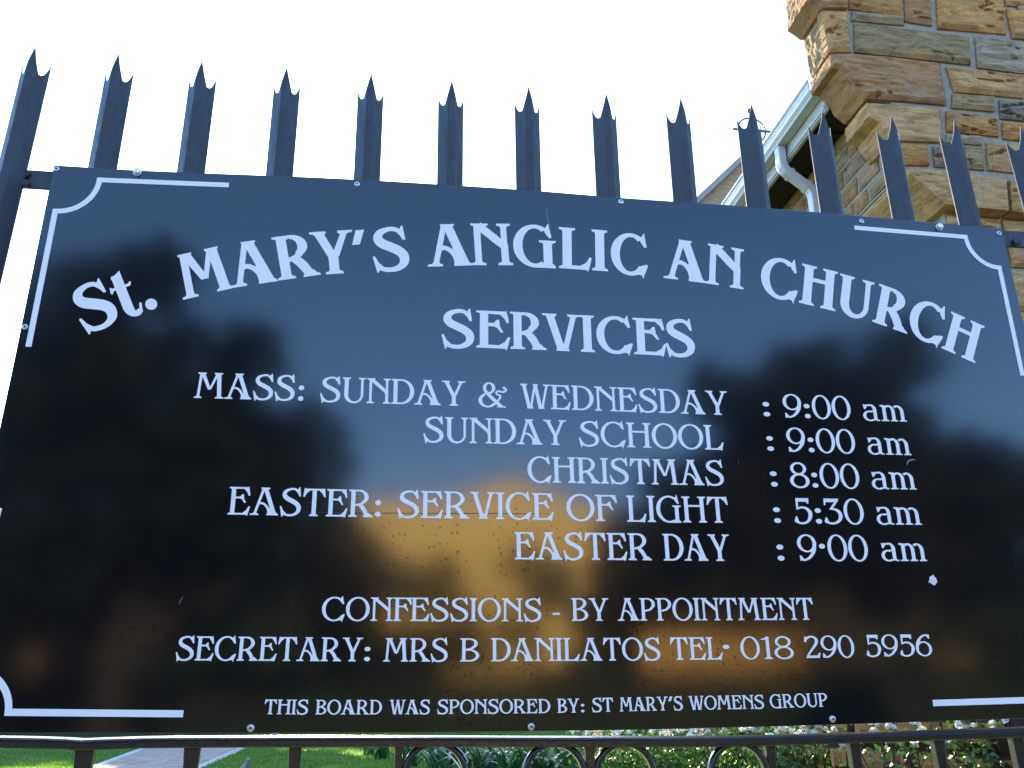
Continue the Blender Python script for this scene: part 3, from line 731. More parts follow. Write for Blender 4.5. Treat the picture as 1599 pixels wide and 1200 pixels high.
dp = box_pipe([loc(p) for p in pts], .052, .07); dpo = bevel(dp.build('downpipe', WHITEP, church), .008, 3)
for tt in (.25, .8):
    p = a1+(a2-a1)*tt; rr_ = MB(); q = box_pipe([loc(p-n1_*.012), loc(p+n1_*.012)], .057, .075); q.build('pipe_collar', WHITEP, dpo)

# --- distant transept gable with the wheel cross
YT = 9.6
apex = at_y(1179, 236, YT); lo = at_y(1092, 318, YT); dirv = (lo-apex); lo2 = apex + dirv*2.2
tr = empty('transept_gable', (float(apex[0]), YT, LAWN), 'brown gable of the church transept showing left of the white gutter', 'building')
gl = lambda p: (p[0]-apex[0], p[2]-LAWN)
brickwall = varied('brown_gable_masonry', (.24, .14, .08), (.40, .27, .16), .9, 9, .6, .01, vscale=(1, 1, 3))
g = MB(); g.prism([gl(apex), gl(lo2), (gl(lo2)[0], 0), (4.2, 0), (4.2, gl(lo2)[1]), ], 0, 4); g.build('wall', brickwall, tr)
cop = varied('weathered_grey_coping', (.20, .19, .17), (.30, .28, .25), .9, 9, .3)
nv = Vector((-(apex-lo2)[2], 0, (apex-lo2)[0])).normalized()*.07
for sgn in (1, -1):
    A = Vector((0, 0, gl(apex)[1])); B = Vector(((gl(lo2)[0])*sgn, 0, gl(lo2)[1])); t_ = (A-B).normalized(); n_ = Vector((-t_.z, 0, t_.x))*(.075 if sgn > 0 else -.075)
    if n_.z < 0: n_ = -n_
    g = MB(); g.prism([(p.x, p.z) for p in (A+n_*0, A+n_, B+n_, B)], -.10, .4); g.build('coping', cop, tr)
# roof courses on the gable's left slope (thin battens of shingle seen edge on)
pc = at_y(1177.5, 199, YT-.1); rc = (at_y(1198.3, 199, YT-.1)[0]-at_y(1155.5, 199, YT-.1)[0])/2
cross = empty('wheel_cross', (float(pc[0]), YT-.02, float(apex[2])), 'dark metal wheel cross on the transept gable behind a fence spike', 'cross')
hz = pc[2]-apex[2]
g = MB(); g.tube([(rc*math.cos(a*math.pi/16), 0, hz+rc*math.sin(a*math.pi/16)) for a in range(32)], .013, 8, True); g.build('ring', IRON, cross)
g = MB(); g.box(-rc*1.36, rc*1.36, -.012, .012, hz-.014, hz+.014); g.build('arm', IRON, cross)
g = MB(); g.box(-.014, .014, -.014, .014, -.05, hz+rc*1.35); g.build('shaft', IRON, cross)
g = MB(); g.tube([(0, 0, hz+rc*1.35+t) for t in (0, .02, .05, .08, .1)], [.014, .028, .032, .022, .006], 10); g.build('knob', IRON, cross)

# ================================================================== THE FENCE
YP0 = .050
fence = empty('palisade_fence', (0, YP0, LAWN), 'dark steel palisade fence with triple pointed pales holding the sign board', 'fence')
tips = [56, 188, 319, 450, 582, 706, 827, 947, 1062, 1175, 1285, 1393, 1495, 1598]; tv = [71, 81, 90, 98, 107, 119, 130, 142, 153, 165, 177, 187, 198, 208]
TX = [at_y(u, v, YP0-.023)[0] for u, v in zip(tips, tv)]; TZ = float(np.mean([at_y(u, v, YP0-.023)[2] for u, v in zip(tips, tv)]))
PW = at_y(846.3, 176, YP0)[0]-at_y(808, 176, YP0)[0]
ZN = at_y(827, 176.5, YP0-.008)[2]; ZSd = at_y(808, 160.7, YP0)[2]
def pale_mesh():
    hw = PW/2; S_ = [-.5, -.47, -.43, -.39, -.35, -.31, -.255, -.20, -.14, -.07, 0, .07, .14, .20, .255, .31, .35, .39, .43, .47, .5]
    def yy(s):
        a = abs(s)
        if a <= .13: return -.023
        return -.023 + .023*(a-.13)/.37
    def zz(s):
        a = abs(s)
        if a < .255: return ZN + (TZ-ZN)*(1-a/.255)**1.12
        if a < .345: return ZN - .0015
        return ZN + (ZSd-ZN)*((a-.345)/.155)**1.5
    t = .0028; V = []; F = []; n_ = len(S_)
    for s in S_:
        for dy in (0, t):
            for z in (zz(s), ZN-.05, -.36+GZ): V.append((s*PW, yy(s)+dy, z-LAWN))
    for i in range(n_-1):
        a = i*6; b = a+6
        for k in (0, 1): F += [(a+k, a+k+1, b+k+1, b+k), (a+3+k, b+3+k, b+4+k, a+4+k)]
        F += [(a, b, b+3, a+3), (a+2, a+5, b+5, b+2)]
    F += [(0, 3, 4, 1), (1, 4, 5, 2)]; e = (n_-1)*6; F += [(e, e+1, e+4, e+3), (e+1, e+2, e+5, e+4)]
    return mesh('pale', V, F, PAINT)
pm = pale_mesh(); sp_ = (TX[-1]-TX[0])/13
XX = [TX[0]-sp_*k for k in (4, 3, 2, 1)] + TX + [TX[-1]+sp_*k for k in (1, 2, 3, 4)]
for x in XX: 
    lean = -math.copysign(min(abs(x), 1.15)**3*math.radians(2.4), x)      # the fence leans together slightly towards its middle
    p = link('pale', pm, fence, (x-math.sin(lean)*(TZ-LAWN), 0, rnd.uniform(-.001, .001)), (rnd.uniform(-.001, .001), lean+rnd.uniform(-.0012, .0012), rnd.uniform(-.02, .02)))
zr1 = at_y(60, 267.5, .056)[2]-LAWN; zr0 = at_y(60, 295.5, .056)[2]-LAWN
for nm, a, b in (('rail', zr0, zr1), ('rail', -.40+GZ-LAWN, -.36+GZ-LAWN)):
    g = MB(); g.box(-1.62, 1.72, .0035, .0095, a, b); bevel(g.build(nm, PAINT, fence), .001)
bh = MB(); bh.tube([(0, 0, 0), (0, -.006, 0), (0, -.008, 0)], [.008, .008, .005], 10); bme = bh.mesh('rail_bolt', PAINT)
for u, v in ((40, 272), (40, 287), (1587, 378)): 
    p = at_y(u, v, YP0+.0); link('rail_bolt', bme, fence, (p[0], .0035, p[2]-LAWN))

# old iron fence under the board
YI = .034
iron = empty('iron_fence', (0, YI, LAWN), 'low wrought iron fence with ring scrolls under the sign board', 'fence')
ztop = lambda u, v: at_y(u, v, YI)[2]-LAWN
tp = [(-160, 1151), (0, 1151), (60, 1152), (110, 1153.6), (132, 1155.2), (160, 1154), (230, 1152), (300, 1151.3), (500, 1150.6), (700, 1150.6), (900, 1151.5), (1100, 1151.2), (1200, 1149.5), (1400, 1143.5), (1599, 1136.5), (1800, 1129)]
g = MB(); prof = [(-.019, -.0125), (-.0205, -.011), (-.0205, -.0035), (-.019, -.0008), (-.015, .0016), (-.008, .0032), (0, .0038), (.008, .0032), (.015, .0016), (.019, -.0008), (.0205, -.0035), (.0205, -.011), (.019, -.0125)]
XI = []
for u, v in tp:
    p = at_y(u, v, YI-.0); XI.append((p[0], p[2]-LAWN-.002))
V = []; F = []; n_ = len(prof)
for x, z in XI:
    for a, b in prof: V.append((x, a, z+b))
for i in range(len(XI)-1):
    for j in range(n_): F.append((i*n_+j, i*n_+(j+1) % n_, (i+1)*n_+(j+1) % n_, (i+1)*n_+j))
F += [tuple(range(n_)), tuple(range((len(XI)-1)*n_, len(XI)*n_))[::-1]]
g = MB(); g.add(V, F); top_rail = g.build('top_rail', IRON, iron, True)
for p_ in top_rail.data.polygons: p_.use_smooth = False
zr = float(np.mean([z for x, z in XI]))-.013
g = MB(); g.box(-1.62, 1.72, -.012, .012, .10, .118); g.build('bottom_rail', IRON, iron)
def rail_z(x): return float(np.interp(x, [a for a, b in XI], [b for a, b in XI]))-.012
barw = {133: .020, 300: .017, 461: .014, 623: .0095, 921: .012, 1203: .012, 1335: .014, 1467: .014, 1591: .015}
for u in (-190, -28, 133, 300, 461, 623, 921, 1203, 1335, 1467, 1591, 1715):
    x = at_y(u, 1182, YI)[0]; wd_ = barw.get(u, .015); g = MB(); z1 = rail_z(x)+.003; k = 14
    V = []; F = []
    for i in range(k+1):
        z = .10+(z1-.10)*i/k; q = .0012*noise.noise(Vector((u, z*20, 0)))
        f_ = 1+.35*max(0, 1-(k-i)*.8)*(1 if i > k-2 else 0)
        for sx, sy in ((-1, -1), (1, -1), (1, 1), (-1, 1)): V.append((x+sx*wd_/2*f_+q, sy*.0085, z))
    for i in range(k):
        for j in range(4): F.append((i*4+j, i*4+(j+1) % 4, (i+1)*4+(j+1) % 4, (i+1)*4+j))
    g.add(V, F); bevel(g.build('bar', IRON, iron), .0015)
for u in (680, 866, 975, 1152):
    x = at_y(u, 1182, YI)[0]; r_ = .0465; zc = rail_z(x)-r_+.004; g = MB()
    # flat ring bar: 10 wide, 14 deep
    k = 40; V = []; F = []
    for i in range(k):
        a = 2*math.pi*i/k; ca, sa = math.cos(a), math.sin(a)
        for rr2, yy2 in ((r_+.0018, -.0085), (r_+.0042, -.0066), (r_+.0058, -.0030), (r_+.0060, .002), (r_+.004, .0075), (r_-.004, .0075), (r_-.0035, -.0075)): V.append((x+ca*rr2, yy2, zc+sa*rr2))
    for i in range(k):
        for j in range(7): F.append((i*7+j, i*7+(j+1) % 7, ((i+1) % k)*7+(j+1) % 7, ((i+1) % k)*7+j))
    g.add(V, F); o = g.build('ring', IRON, iron, True)

# ================================================================== THE BOARD
def bd(u, v): p = at_y(u, v, 0.0); return Vector((p[0], p[2]-GZ))
board = empty('notice_board', (0, 0, GZ), 'glossy black church notice board lettered in white, bolted to the fence', 'sign')
top = [bd(u, v) for u, v in ((84.8, 258.1), (214, 266), (330, 270.8), (458, 275.5), (580, 281.3), (700, 288.6), (828, 297), (970, 309), (1150, 321.3), (1300, 333.5), (1430, 345.2), (1565, 357.5))]
bot = [bd(u, v) for u, v in ((1599, 1122), (1400, 1129), (1200, 1135), (1000, 1139.8), (800, 1142.6), (600, 1144.4), (400, 1145), (200, 1145.2), (0, 1145))]
o_ = [(p.x, p.y) for p in top] + [(.909, .16), (.910, -.1), (.912, -.464)] + [(p.x, p.y) for p in bot] + [(-.916, -.463), (-.911, -.1), (-.9045, .10)]
g = MB(); g.prism(o_, 0.0, .003); pan = g.build('panel', BOARD, board); bevel(pan, .0006, 1)

_gl = {}
def in_tri(p, t):
    (ax, ay), (bx_, by_), (cx_, cy_) = t; d1 = (p[0]-bx_)*(ay-by_)-(ax-bx_)*(p[1]-by_); d2 = (p[0]-cx_)*(by_-cy_)-(bx_-cx_)*(p[1]-cy_); d3 = (p[0]-ax)*(cy_-ay)-(cx_-ax)*(p[1]-ay)
    return not ((d1 < 0 or d2 < 0 or d3 < 0) and (d1 > 0 or d2 > 0 or d3 > 0))
def union(polys):
    """union of overlapping strokes -> non-overlapping triangles"""
    tris = []
    for P in polys:
        if len(P) == 3: tris.append(P)
        elif len(P) == 4: tris += [[P[0], P[1], P[2]], [P[0], P[2], P[3]]]
        elif len(P) > 4: tris += [[P[i] for i in t_] for t_ in geometry.tessellate_polygon([[Vector((*q, 0)) for q in P]])]
    vs, es, keep = [], [], []
    for P in tris:
        P = [(round(x, 4), round(y, 4)) for x, y in P]
        ar = (P[1][0]-P[0][0])*(P[2][1]-P[0][1])-(P[2][0]-P[0][0])*(P[1][1]-P[0][1])
        if abs(ar) < 2e-6: continue
        if ar < 0: P = P[::-1]
        n_ = len(vs); vs += [Vector(p)*10 for p in P]; es += [(n_, n_+1), (n_+1, n_+2), (n_+2, n_)]; keep.append(P)
    vv, ee, ff, *_ = geometry.delaunay_2d_cdt(vs, es, [], 0, 1e-5)
    V = [(p.x/10, p.y/10) for p in vv]; F = []
    for f in ff:
        c = (sum(V[i][0] for i in f)/len(f), sum(V[i][1] for i in f)/len(f))
        if any(in_tri(c, t) for t in keep): F.append(tuple(f))
    return V, F
def glyph_mesh(c, W, w_):
    k = (c, round(W, 4), round(w_, 4))
    if k not in _gl: _gl[k] = (*union(glyph(c, *k[1:])[0]), glyph(c, *k[1:])[1])
    return _gl[k]
nlet = 0
def vinyl(name, V, F, label):
    me = mesh(name, V, F, VINYL); b = bmesh.new(); b.from_mesh(me)
    for f in b.faces:
        f.normal_update()
        if f.normal.y > 0: f.normal_flip()
    b.to_mesh(me); b.free(); o = link(name, me, board); o['label'] = label; return o
def place(txt, u0, v0, u1, v1, cap, W, w_, gap=.03, name='lettering'):
    """text whose baseline box runs from pixel (u0,v0) to (u1,v1) on the board"""
    global nlet
    A, B = bd(u0, v0), bd(u1, v1); d = B-A; Ln = d.length; ex = d/Ln; ey = Vector((-ex.y, ex.x))
    def nat_(Wq): return sum(glyph(c, Wq, w_)[1] for c in txt)+gap*(len(txt)-1)
    nat = nat_(W); k = Ln/nat/cap             # keep stem weight when a word is stretched
    Wq = W/k**.8 if abs(k-1) > .03 else W; nat = nat_(Wq); sx = Ln/nat; V = []; F = []; x0 = 0
    for i, c in enumerate(txt):
        GV, GF, adv = glyph_mesh(c, Wq, w_); n_ = len(V); nlet += 1; z = -.0005-.00004*(nlet % 3)
        for x, y in GV: p = A + ex*((x+x0)*sx) + ey*(y*cap); V.append((p.x, z, p.y))
        F += [tuple(q+n_ for q in f) for f in GF]; x0 += adv+gap
    return vinyl(name, V, F, ('word ' if len(txt) > 1 else 'character ')+'"'+txt+'"')
def capm(u, v, h): return (bd(u, v-h)-bd(u, v)).length
B_, b_ = .2, .095; R_, t_ = .148, .068
cT = capm(700, 420, 65.5)
title = [('S', 132.8, 522.3, 189, 501.8), ('t', 190, 501.4, 228, 488), ('.', 231.5, 487, 249, 480.5), ('M', 290.5, 468, 365.5, 450), ('A', 365.5, 450, 435, 439.3), ('R', 435, 438.8, 501, 429.5), ('Y', 491, 430.5, 556, 426),
         ("'", 556, 427.5, 578, 425.5), ('S', 584, 424, 641, 421.5), ('A', 672, 417, 738.7, 415), ('N', 738.7, 414.7, 799.5, 414.7), ('G', 802.5, 415.5, 869, 418.5), ('L', 873, 419, 925, 423), ('I', 925, 422.5, 950, 424.5), ('C', 953, 425.5, 1012, 433),
         ('A', 1039.5, 435, 1103, 443), ('N', 1103, 443, 1158.8, 452.3), ('C', 1187, 461, 1245.8, 472.6), ('H', 1247.5, 473, 1304.5, 486.8), ('U', 1305.3, 488, 1360.3, 503.2), ('R', 1362, 502.5, 1416, 521.8), ('C', 1415, 521.5, 1469.5, 543.2), ('H', 1470, 543.8, 1523, 568)]
for t in title: place(*t, cT, B_, b_, 0, 'letter')['label'] = 'letter of the arched church name' 
cS = capm(880, 550, 57.5)
for t in (('S', 690, 542.5, 741.5, 543.5), ('E', 743.8, 543.2, 797.5, 545.6), ('R', 797.5, 545.2, 853.5, 547.4), ('V', 849.4, 547.2, 905.4, 550), ('I', 907.2, 549.8, 930, 550.8), ('C', 932.7, 551, 989.5, 553.6), ('E', 990.5, 553.5, 1042, 556), ('S', 1041, 555.6, 1086.6, 557.6)): place(*t, cS, B_, b_, 0, 'letter')['label'] = 'letter of the heading SERVICES' 
cM = capm(600, 630, 39.0)
lines = [
 ('MASS: SUNDAY & WEDNESDAY', cM, [('MASS', 303.8, 621.8, 460.8, 626.3), (':', 463.5, 626.5, 476, 627), ('SUNDAY', 499.5, 627.8, 727.5, 634.6), ('&', 747.5, 635.8, 792, 637.2), ('WEDNESDAY', 813, 637.8, 1139, 648.9)]),
 ('9:00 am beside the Mass line', cM, [(':', 1190.5, 650.8, 1206, 651.3), ('9:00', 1225, 652.6, 1330.8, 656.3), ('am', 1349.4, 657.2, 1418, 659)]),
 ('SUNDAY SCHOOL', cM, [('SUNDAY', 661.3, 690.8, 886.3, 696), ('SCHOOL', 904.5, 696.8, 1131.3, 703.2)]),
 ('9:00 am beside Sunday School', cM, [(':', 1196.5, 704.7, 1212, 705.1), ('9:00', 1230.7, 706, 1337.8, 709), ('am', 1356.4, 709.6, 1425.2, 711.4)]),
 ('CHRISTMAS', cM, [('CHRISTMAS', 824.5, 753.6, 1132.5, 758.8)]),
 ('8:00 am beside Christmas', cM, [(':', 1202, 760.4, 1218, 760.7), ('8:00', 1235.2, 761.6, 1344.5, 763.8), ('am', 1363, 764, 1433.6, 765)]),
 ('EASTER: SERVICE OF LIGHT', cM, [('EASTER', 355.5, 803.8, 582, 808.2), (':', 583.5, 807.5, 597, 807.8), ('SERVICE', 620.5, 808.6, 865.5, 812.5), ('OF', 885.5, 813.4, 961.5, 814.5), ('LIGHT', 980, 815.2, 1139.5, 817)]),
 ('5:30 am beside Easter Service of Light', cM, [(':', 1207, 817.2, 1223, 817.4), ('5:30', 1241.5, 818, 1351.5, 819.4), ('am', 1370.6, 819.4, 1441.8, 820)]),
 ('EASTER DAY', cM, [('EASTER', 804.1, 874, 1018, 875.3), ('DAY', 1036.9, 875.8, 1142, 876.6)]),
 ('9\u00b700 am beside Easter Day', cM, [(':', 1212.5, 876.2, 1228.5, 876.2), ('9\u00b700', 1248, 876.2, 1358.2, 876.8), ('am', 1378, 876.4, 1450, 876.7)]),
 ('CONFESSIONS - BY APPOINTMENT', capm(700, 970, 36.3), [('CONFESSIONS', 502.3, 969.8, 847, 970.8), ('-', 863, 970.6, 876, 970.6), ('BY', 893, 969.9, 952, 970), ('APPOINTMENT', 966, 969.8, 1272.5, 968.3)]),
 ("SECRETARY: MRS B DANILATOS TEL\u00b7 018 290 5956", capm(700, 1033, 36.5), [('SECRETARY', 273.8, 1031.6, 566.4, 1033.2), (':', 566.5, 1033.2, 580.5, 1033.2), ('MRS', 599.5, 1033.5, 700.2, 1033.5), ('B', 718.5, 1033.5, 749.2, 1033.5), ('DANILATOS', 767.1, 1033.1, 1033, 1031.6), ('TEL', 1048, 1031, 1129.7, 1030.3), ('\u00b7', 1128, 1030.2, 1143.5, 1030), ('018', 1158, 1029.7, 1240.8, 1029), ('290', 1258, 1028, 1336.3, 1027), ('5956', 1353.8, 1026, 1457.5, 1024.6)]),
]
for lab, c, ws in lines:
    for t in ws: place(*t, c, R_, t_)
cL = capm(700, 1115, 22.4)
ws = [('THIS', 412.4, 1115.6, 481.4, 1116), ('BOARD', 492.6, 1116, 596.5, 1116), ('WAS', 608.6, 1115.8, 671.9, 1115.6), ('SPONSORED', 682.8, 1115.4, 860, 1113.9), ('BY', 870.8, 1113.6, 905.6, 1113.1), (':', 906.5, 1113, 914.5, 1112.9), ('ST', 924.9, 1112.3, 958.5, 1111.6), ("MARY'S", 968.6, 1111.3, 1067.3, 1109.2), ('WOMENS', 1076.8, 1109, 1194.4, 1106.8), ('GROUP', 1203.4, 1106.3, 1293.7, 1103.6)]
for t in ws: place(*t, cL, .165, .085)
# corner border lines with concave corners
def border(p_end_h, p_cor_h, p_cor_v, p_end_v, tw, label):
    Eh, Ch, Cv, Ev = [bd(*p) for p in (p_end_h, p_cor_h, p_cor_v, p_end_v)]
    cx, cz = Cv.x, Ch.y; rx, rz = Ch.x-cx, Cv.y-cz
    arc = [Vector((cx+rx*math.cos(a), cz+rz*math.sin(a))) for a in [math.pi/2*i/16 for i in range(17)]]
    P = [Eh, Ch] + arc[1:-1] + [Cv, Ev]; offs = []
    for i, p in enumerate(P):
        d0 = (P[i]-P[i-1]).normalized() if i else (P[1]-P[0]).normalized(); d1 = (P[i+1]-P[i]).normalized() if i < len(P)-1 else d0
        n0, n1 = Vector((-d0.y, d0.x)), Vector((-d1.y, d1.x)); m_ = (n0+n1).normalized(); offs.append(m_*(tw/2/max(.5, m_.dot(n0))))
    V = [(q.x, -.0006, q.y) for p, o in zip(P, offs) for q in (p+o, p-o)]
    vinyl('border_line', V, [(2*i, 2*i+1, 2*i+3, 2*i+2) for i in range(len(P)-1)], label)
tw = .0092
border((358, 289.6), (156, 281.5), (87, 330.2), (45, 541.9), tw, 'upper left border line')
border((1334.5, 356), (1508, 370.5), (1561, 418.5), (1597, 587), tw, 'upper right border line')
border((286.8, 1115), (13.5, 1112.6), (-66, 1038), (-1, 793.5), .0098, 'lower left border line')
pBR = bd(1457, 1098.2)
vinyl('border_line', [(q[0], -.0006, q[1]) for q in [(pBR.x, pBR.y+.0049), tuple(bd(1660, 1087)), tuple(bd(1660, 1097)), (pBR.x, pBR.y-.0049)]], [(0, 1, 2, 3)], 'lower right border line')
# screws, bolts, chips
def screw_at(u, v, r=.0062, dark=True, name='screw', dome=.0022, m=STEEL):
    p = bd(u, v); g = MB(); g.tube([(0, 0, 0), (0, -dome*.5, 0), (0, -dome*.9, 0), (0, -dome, 0)], [r, r, r*.75, r*.4], 18); o = g.build(name, m, board, False, (p.x, -.0001, p.y))
    if dark:
        g = MB(); g.tube([(0, 0, 0), (0, -.0004, 0)], [r*.36, r*.36], 6); g.build('recess', DARKS, o, False, (0, -dome-.0001, 0))
    return o
for u, v in ((89, 264.5), (558, 288), (970, 315.5), (1345.5, 345.8), (1560, 364.8), (39.5, 511)): screw_at(u, v, .0052)
for u, v in ((392, 1137), (830, 1135), (1300, 1123)): screw_at(u, v, .0055, True, 'rivet', .004)
for u, v in ((215, 270), (1466.5, 355.5)): 
    p = bd(u, v); g = MB(); g.tube([(0, 0, 0), (0, -.0012, 0)], [.0072, .0072], 20); o = g.build('washer', ZINC, board, False, (p.x, -.0002, p.y))
    g = MB(); g.tube([(0, 0, 0), (0, -.0045, 0), (0, -.0065, 0), (0, -.0072, 0)], [.0062, .0062, .0048, .002], 14); g.build('bolt_head', ZINC, o, False, (0, -.0012, 0))
blob = varied('chalky_chip', (.62, .62, .60), (.85, .85, .83), .7, 300, .5, .001)
p = bd(1457, 906); g = MB(); k = 14; rr = random.Random(4)
V = [(0, -.0022, 0)] + [(.0082*(1+.35*rr.uniform(-1, 1))*math.cos(2*math.pi*i/k), -.0003, .0078*(1+.35*rr.uniform(-1, 1))*math.sin(2*math.pi*i/k)) for i in range(k)]
g.add(V, [(0, i+1, (i+1) % k+1) for i in range(k)]); o = g.build('bird_lime_spot', blob, board, False, (p.x, -.0003, p.y)); o['label'] = 'small white spot on the lower right of the board'
scr = mat('scratch_in_paint', (.05, .045, .04), .8)
def scratch(pts, wd_, m, name='scratch'):
    P = [bd(*q) for q in pts]; V = []; F = []
    for i, p in enumerate(P):
        d = (P[min(i+1, len(P)-1)]-P[max(0, i-1)]).normalized(); n_ = Vector((-d.y, d.x))*wd_/2*(1 if 0 < i < len(P)-1 else .3)
        V += [(p.x+n_.x, -.0003, p.y+n_.y), (p.x-n_.x, -.0003, p.y-n_.y)]
    F = [(2*i, 2*i+1, 2*i+3, 2*i+2) for i in range(len(P)-1)]; obj(name, V, F, m, board)
scratch([(470, 800), (560, 801.5), (700, 802), (800, 802.5), (860, 802.6)], .0011, scr)
scratch([(868, 802.4), (895, 801.6), (935, 802)], .0010, varied('pale_scratch', (.3, .25, .16), (.5, .42, .3), .7, 90, 0))
pale = mat('pale_scrape', (.35, .35, .36), .6)
scratch([(1417, 727), (1417.5, 722), (1421, 719), (1426, 718), (1430, 719)], .0016, pale)
scratch([(286, 932), (281, 941), (280, 945)], .0006, pale); scratch([(1153, 716), (1154, 724)], .0006, pale); scratch([(856, 322), (854, 334), (858, 350), (860, 360)], .0007, pale)
scratch([(1147, 381), (1151, 380)], .001, pale); scratch([(751, 1023), (753, 1029), (757, 1017)], .0008, mat('dark_nick', (.002, .002, .002), .9))
# ================================================================== PLANTS AND BIRD BELOW THE BOARD
rs = np.random.default_rng(9)
# --- strap-leaved clumps
strapm = [leafy_mat('strap_leaf_%s' % s, a, b, .22, .32, 6) for s, a, b in (('mid_green', (.03, .10, .03), (.06, .16, .045)), ('dark_green', (.018, .06, .022), (.035, .09, .03)))]
def strap_mesh(k):
    r = random.Random(k); V = []; F = []; n_ = 9; Ln = r.uniform(.50, .78); bend = r.uniform(.7, 1.5); w0 = r.uniform(.017, .026)
    x = z = 0; a = r.uniform(1.15, 1.45)
    for i in range(n_+1):
        t = i/n_; wd_ = w0*(1-t**2.5)*(.7+.6*math.sin(math.pi*min(1, t*1.4))) + .0006
        V += [(x, -wd_, z+.003), (x, 0, z), (x, wd_, z+.003)]
        x += math.cos(a)*Ln/n_; z += math.sin(a)*Ln/n_; a -= bend*2.0/n_*(.4+t)
    for i in range(n_): F += [(3*i, 3*i+3, 3*i+4, 3*i+1), (3*i+1, 3*i+4, 3*i+5, 3*i+2)]
    return mesh('leaf', V, F, strapm[k % 2], True)
straps = [strap_mesh(k) for k in range(8)]
clumps = [(600, 1163, 18.5), (640, 1165, 15.5), (690, 1172, 13.6), (745, 1180, 12.4), (800, 1186, 11.6), (850, 1188, 11.0), (905, 1190, 10.4), (950, 1188, 9.8), (720, 1160, 15.2), (775, 1165, 14.0), (835, 1168, 12.8), (885, 1168, 12.0), (580, 1152, 21.0)]
words = ['leftmost and farthest', 'second from the left', 'third from the left', 'fourth from the left', 'middle', 'broad', 'tall', 'rightmost', 'rear left', 'rear middle', 'rear right', 'rear far right', 'small distant']
for ci, (u, v, Dd) in enumerate(clumps):
    d = ray(u, 1113); x = CAM[0] + d[0]*Dd/d[1]; y = CAM[1]+Dd
    root = empty('strap_leaf_plant', (x, y, LAWN), 'dark green strap leaved plant, %s of the clumps edging the lawn' % words[ci], 'plant', 'strap leaved plants edging the lawn', rnd.uniform(0, 6))
    for k in range(34):
        l_ = link('leaf', straps[rnd.randrange(8)], root, (rnd.uniform(-.14, .14), rnd.uniform(-.1, .1), 0), (rnd.uniform(-.15, .15), rnd.uniform(-.3, .25), rnd.uniform(0, 6.28)))
        s_ = rnd.uniform(.75, 1.15); l_.scale = (s_, s_, s_)
# --- white flowering shrubs
leafm = [leafy_mat('shrub_leaf_fresh', (.02, .075, .014), (.045, .13, .024), .22, .6, 9), leafy_mat('shrub_leaf_dark', (.02, .07, .018), (.045, .12, .025), .2, .35, 9)]
petal = varied('white_petal', (.74, .76, .76), (.84, .86, .85), .6, 30, 0)
twig = varied('twig_bark', (.06, .035, .02), (.12, .07, .04), .9, 40, .2)
def leaves_mesh(name, pts, size, m, seed, squash=.5):
    r = np.random.default_rng(seed); n_ = len(pts); pts = np.asarray(pts)
    nrm = r.normal(size=(n_, 3)); nrm[:, 2] = np.abs(nrm[:, 2])+.2; nrm /= np.linalg.norm(nrm, axis=1)[:, None]
    a = np.cross(nrm, r.normal(size=(n_, 3))); a /= np.linalg.norm(a, axis=1)[:, None]; b = np.cross(nrm, a)
    s_ = size*r.uniform(.6, 1.3, n_)[:, None]; mid = nrm*s_*.16
    V = np.stack([pts-a*s_, pts-b*s_*squash+mid, pts+a*s_, pts+b*s_*squash+mid], 1).reshape(-1, 3)
    return fast_mesh(name, V, np.arange(4*n_), np.arange(n_)*4, None, m)
def rose_mesh(k):
    r = random.Random(k); g = MB()
    for ringi, (rad, up, sz, cnt) in enumerate(((.010, .004, .013, 5), (.0065, .009, .011, 5), (.003, .012, .009, 4))):
        for i in range(cnt):
            a = 2*math.pi*(i+.5*ringi)/cnt + r.uniform(-.3, .3); c = Vector((math.cos(a)*rad, math.sin(a)*rad, up)); t = Vector((-math.sin(a), math.cos(a), 0)); o_ = Vector((math.cos(a), math.sin(a), .35+.5*ringi)).normalized()
            V = [c-o_*sz*.6, c-t*sz*.8+o_*sz*.1, c-t*sz*.5+o_*sz*.8, c+o_*sz*.95, c+t*sz*.5+o_*sz*.8, c+t*sz*.8+o_*sz*.1, c+o_*sz*.3-Vector((0, 0, sz*.35))]
            g.add(V, [(0, 1, 6), (1, 2, 6), (2, 3, 6), (3, 4, 6), (4, 5, 6), (5, 0, 6)])
    return g.mesh('flower', petal, True)
roses = [rose_mesh(k) for k in range(5)]
shrubs = [  # pixel column, depth from camera, top v, half width, leaf count, flowers, label
    (985, 7.0, 1128, .55, 2500, 90, 'dense white flowering shrub right of the strap leaved plants', 0),
    (1110, 6.2, 1118, .50, 2500, 90, 'bushy white flowering shrub behind the ring scrolls', 0),
    (1215, 5.6, 1118, .36, 1500, 36, 'fresh green shrub with few white flowers beside the brown wall', 0),
    (1395, 5.0, 1128, .42, 520, 20, 'sparse rambling shrub with single white blooms against the brown wall', 1),
    (1545, 4.6, 1112, .34, 1300, 34, 'dark leaved shrub with white flower clusters at the right edge', 1)]
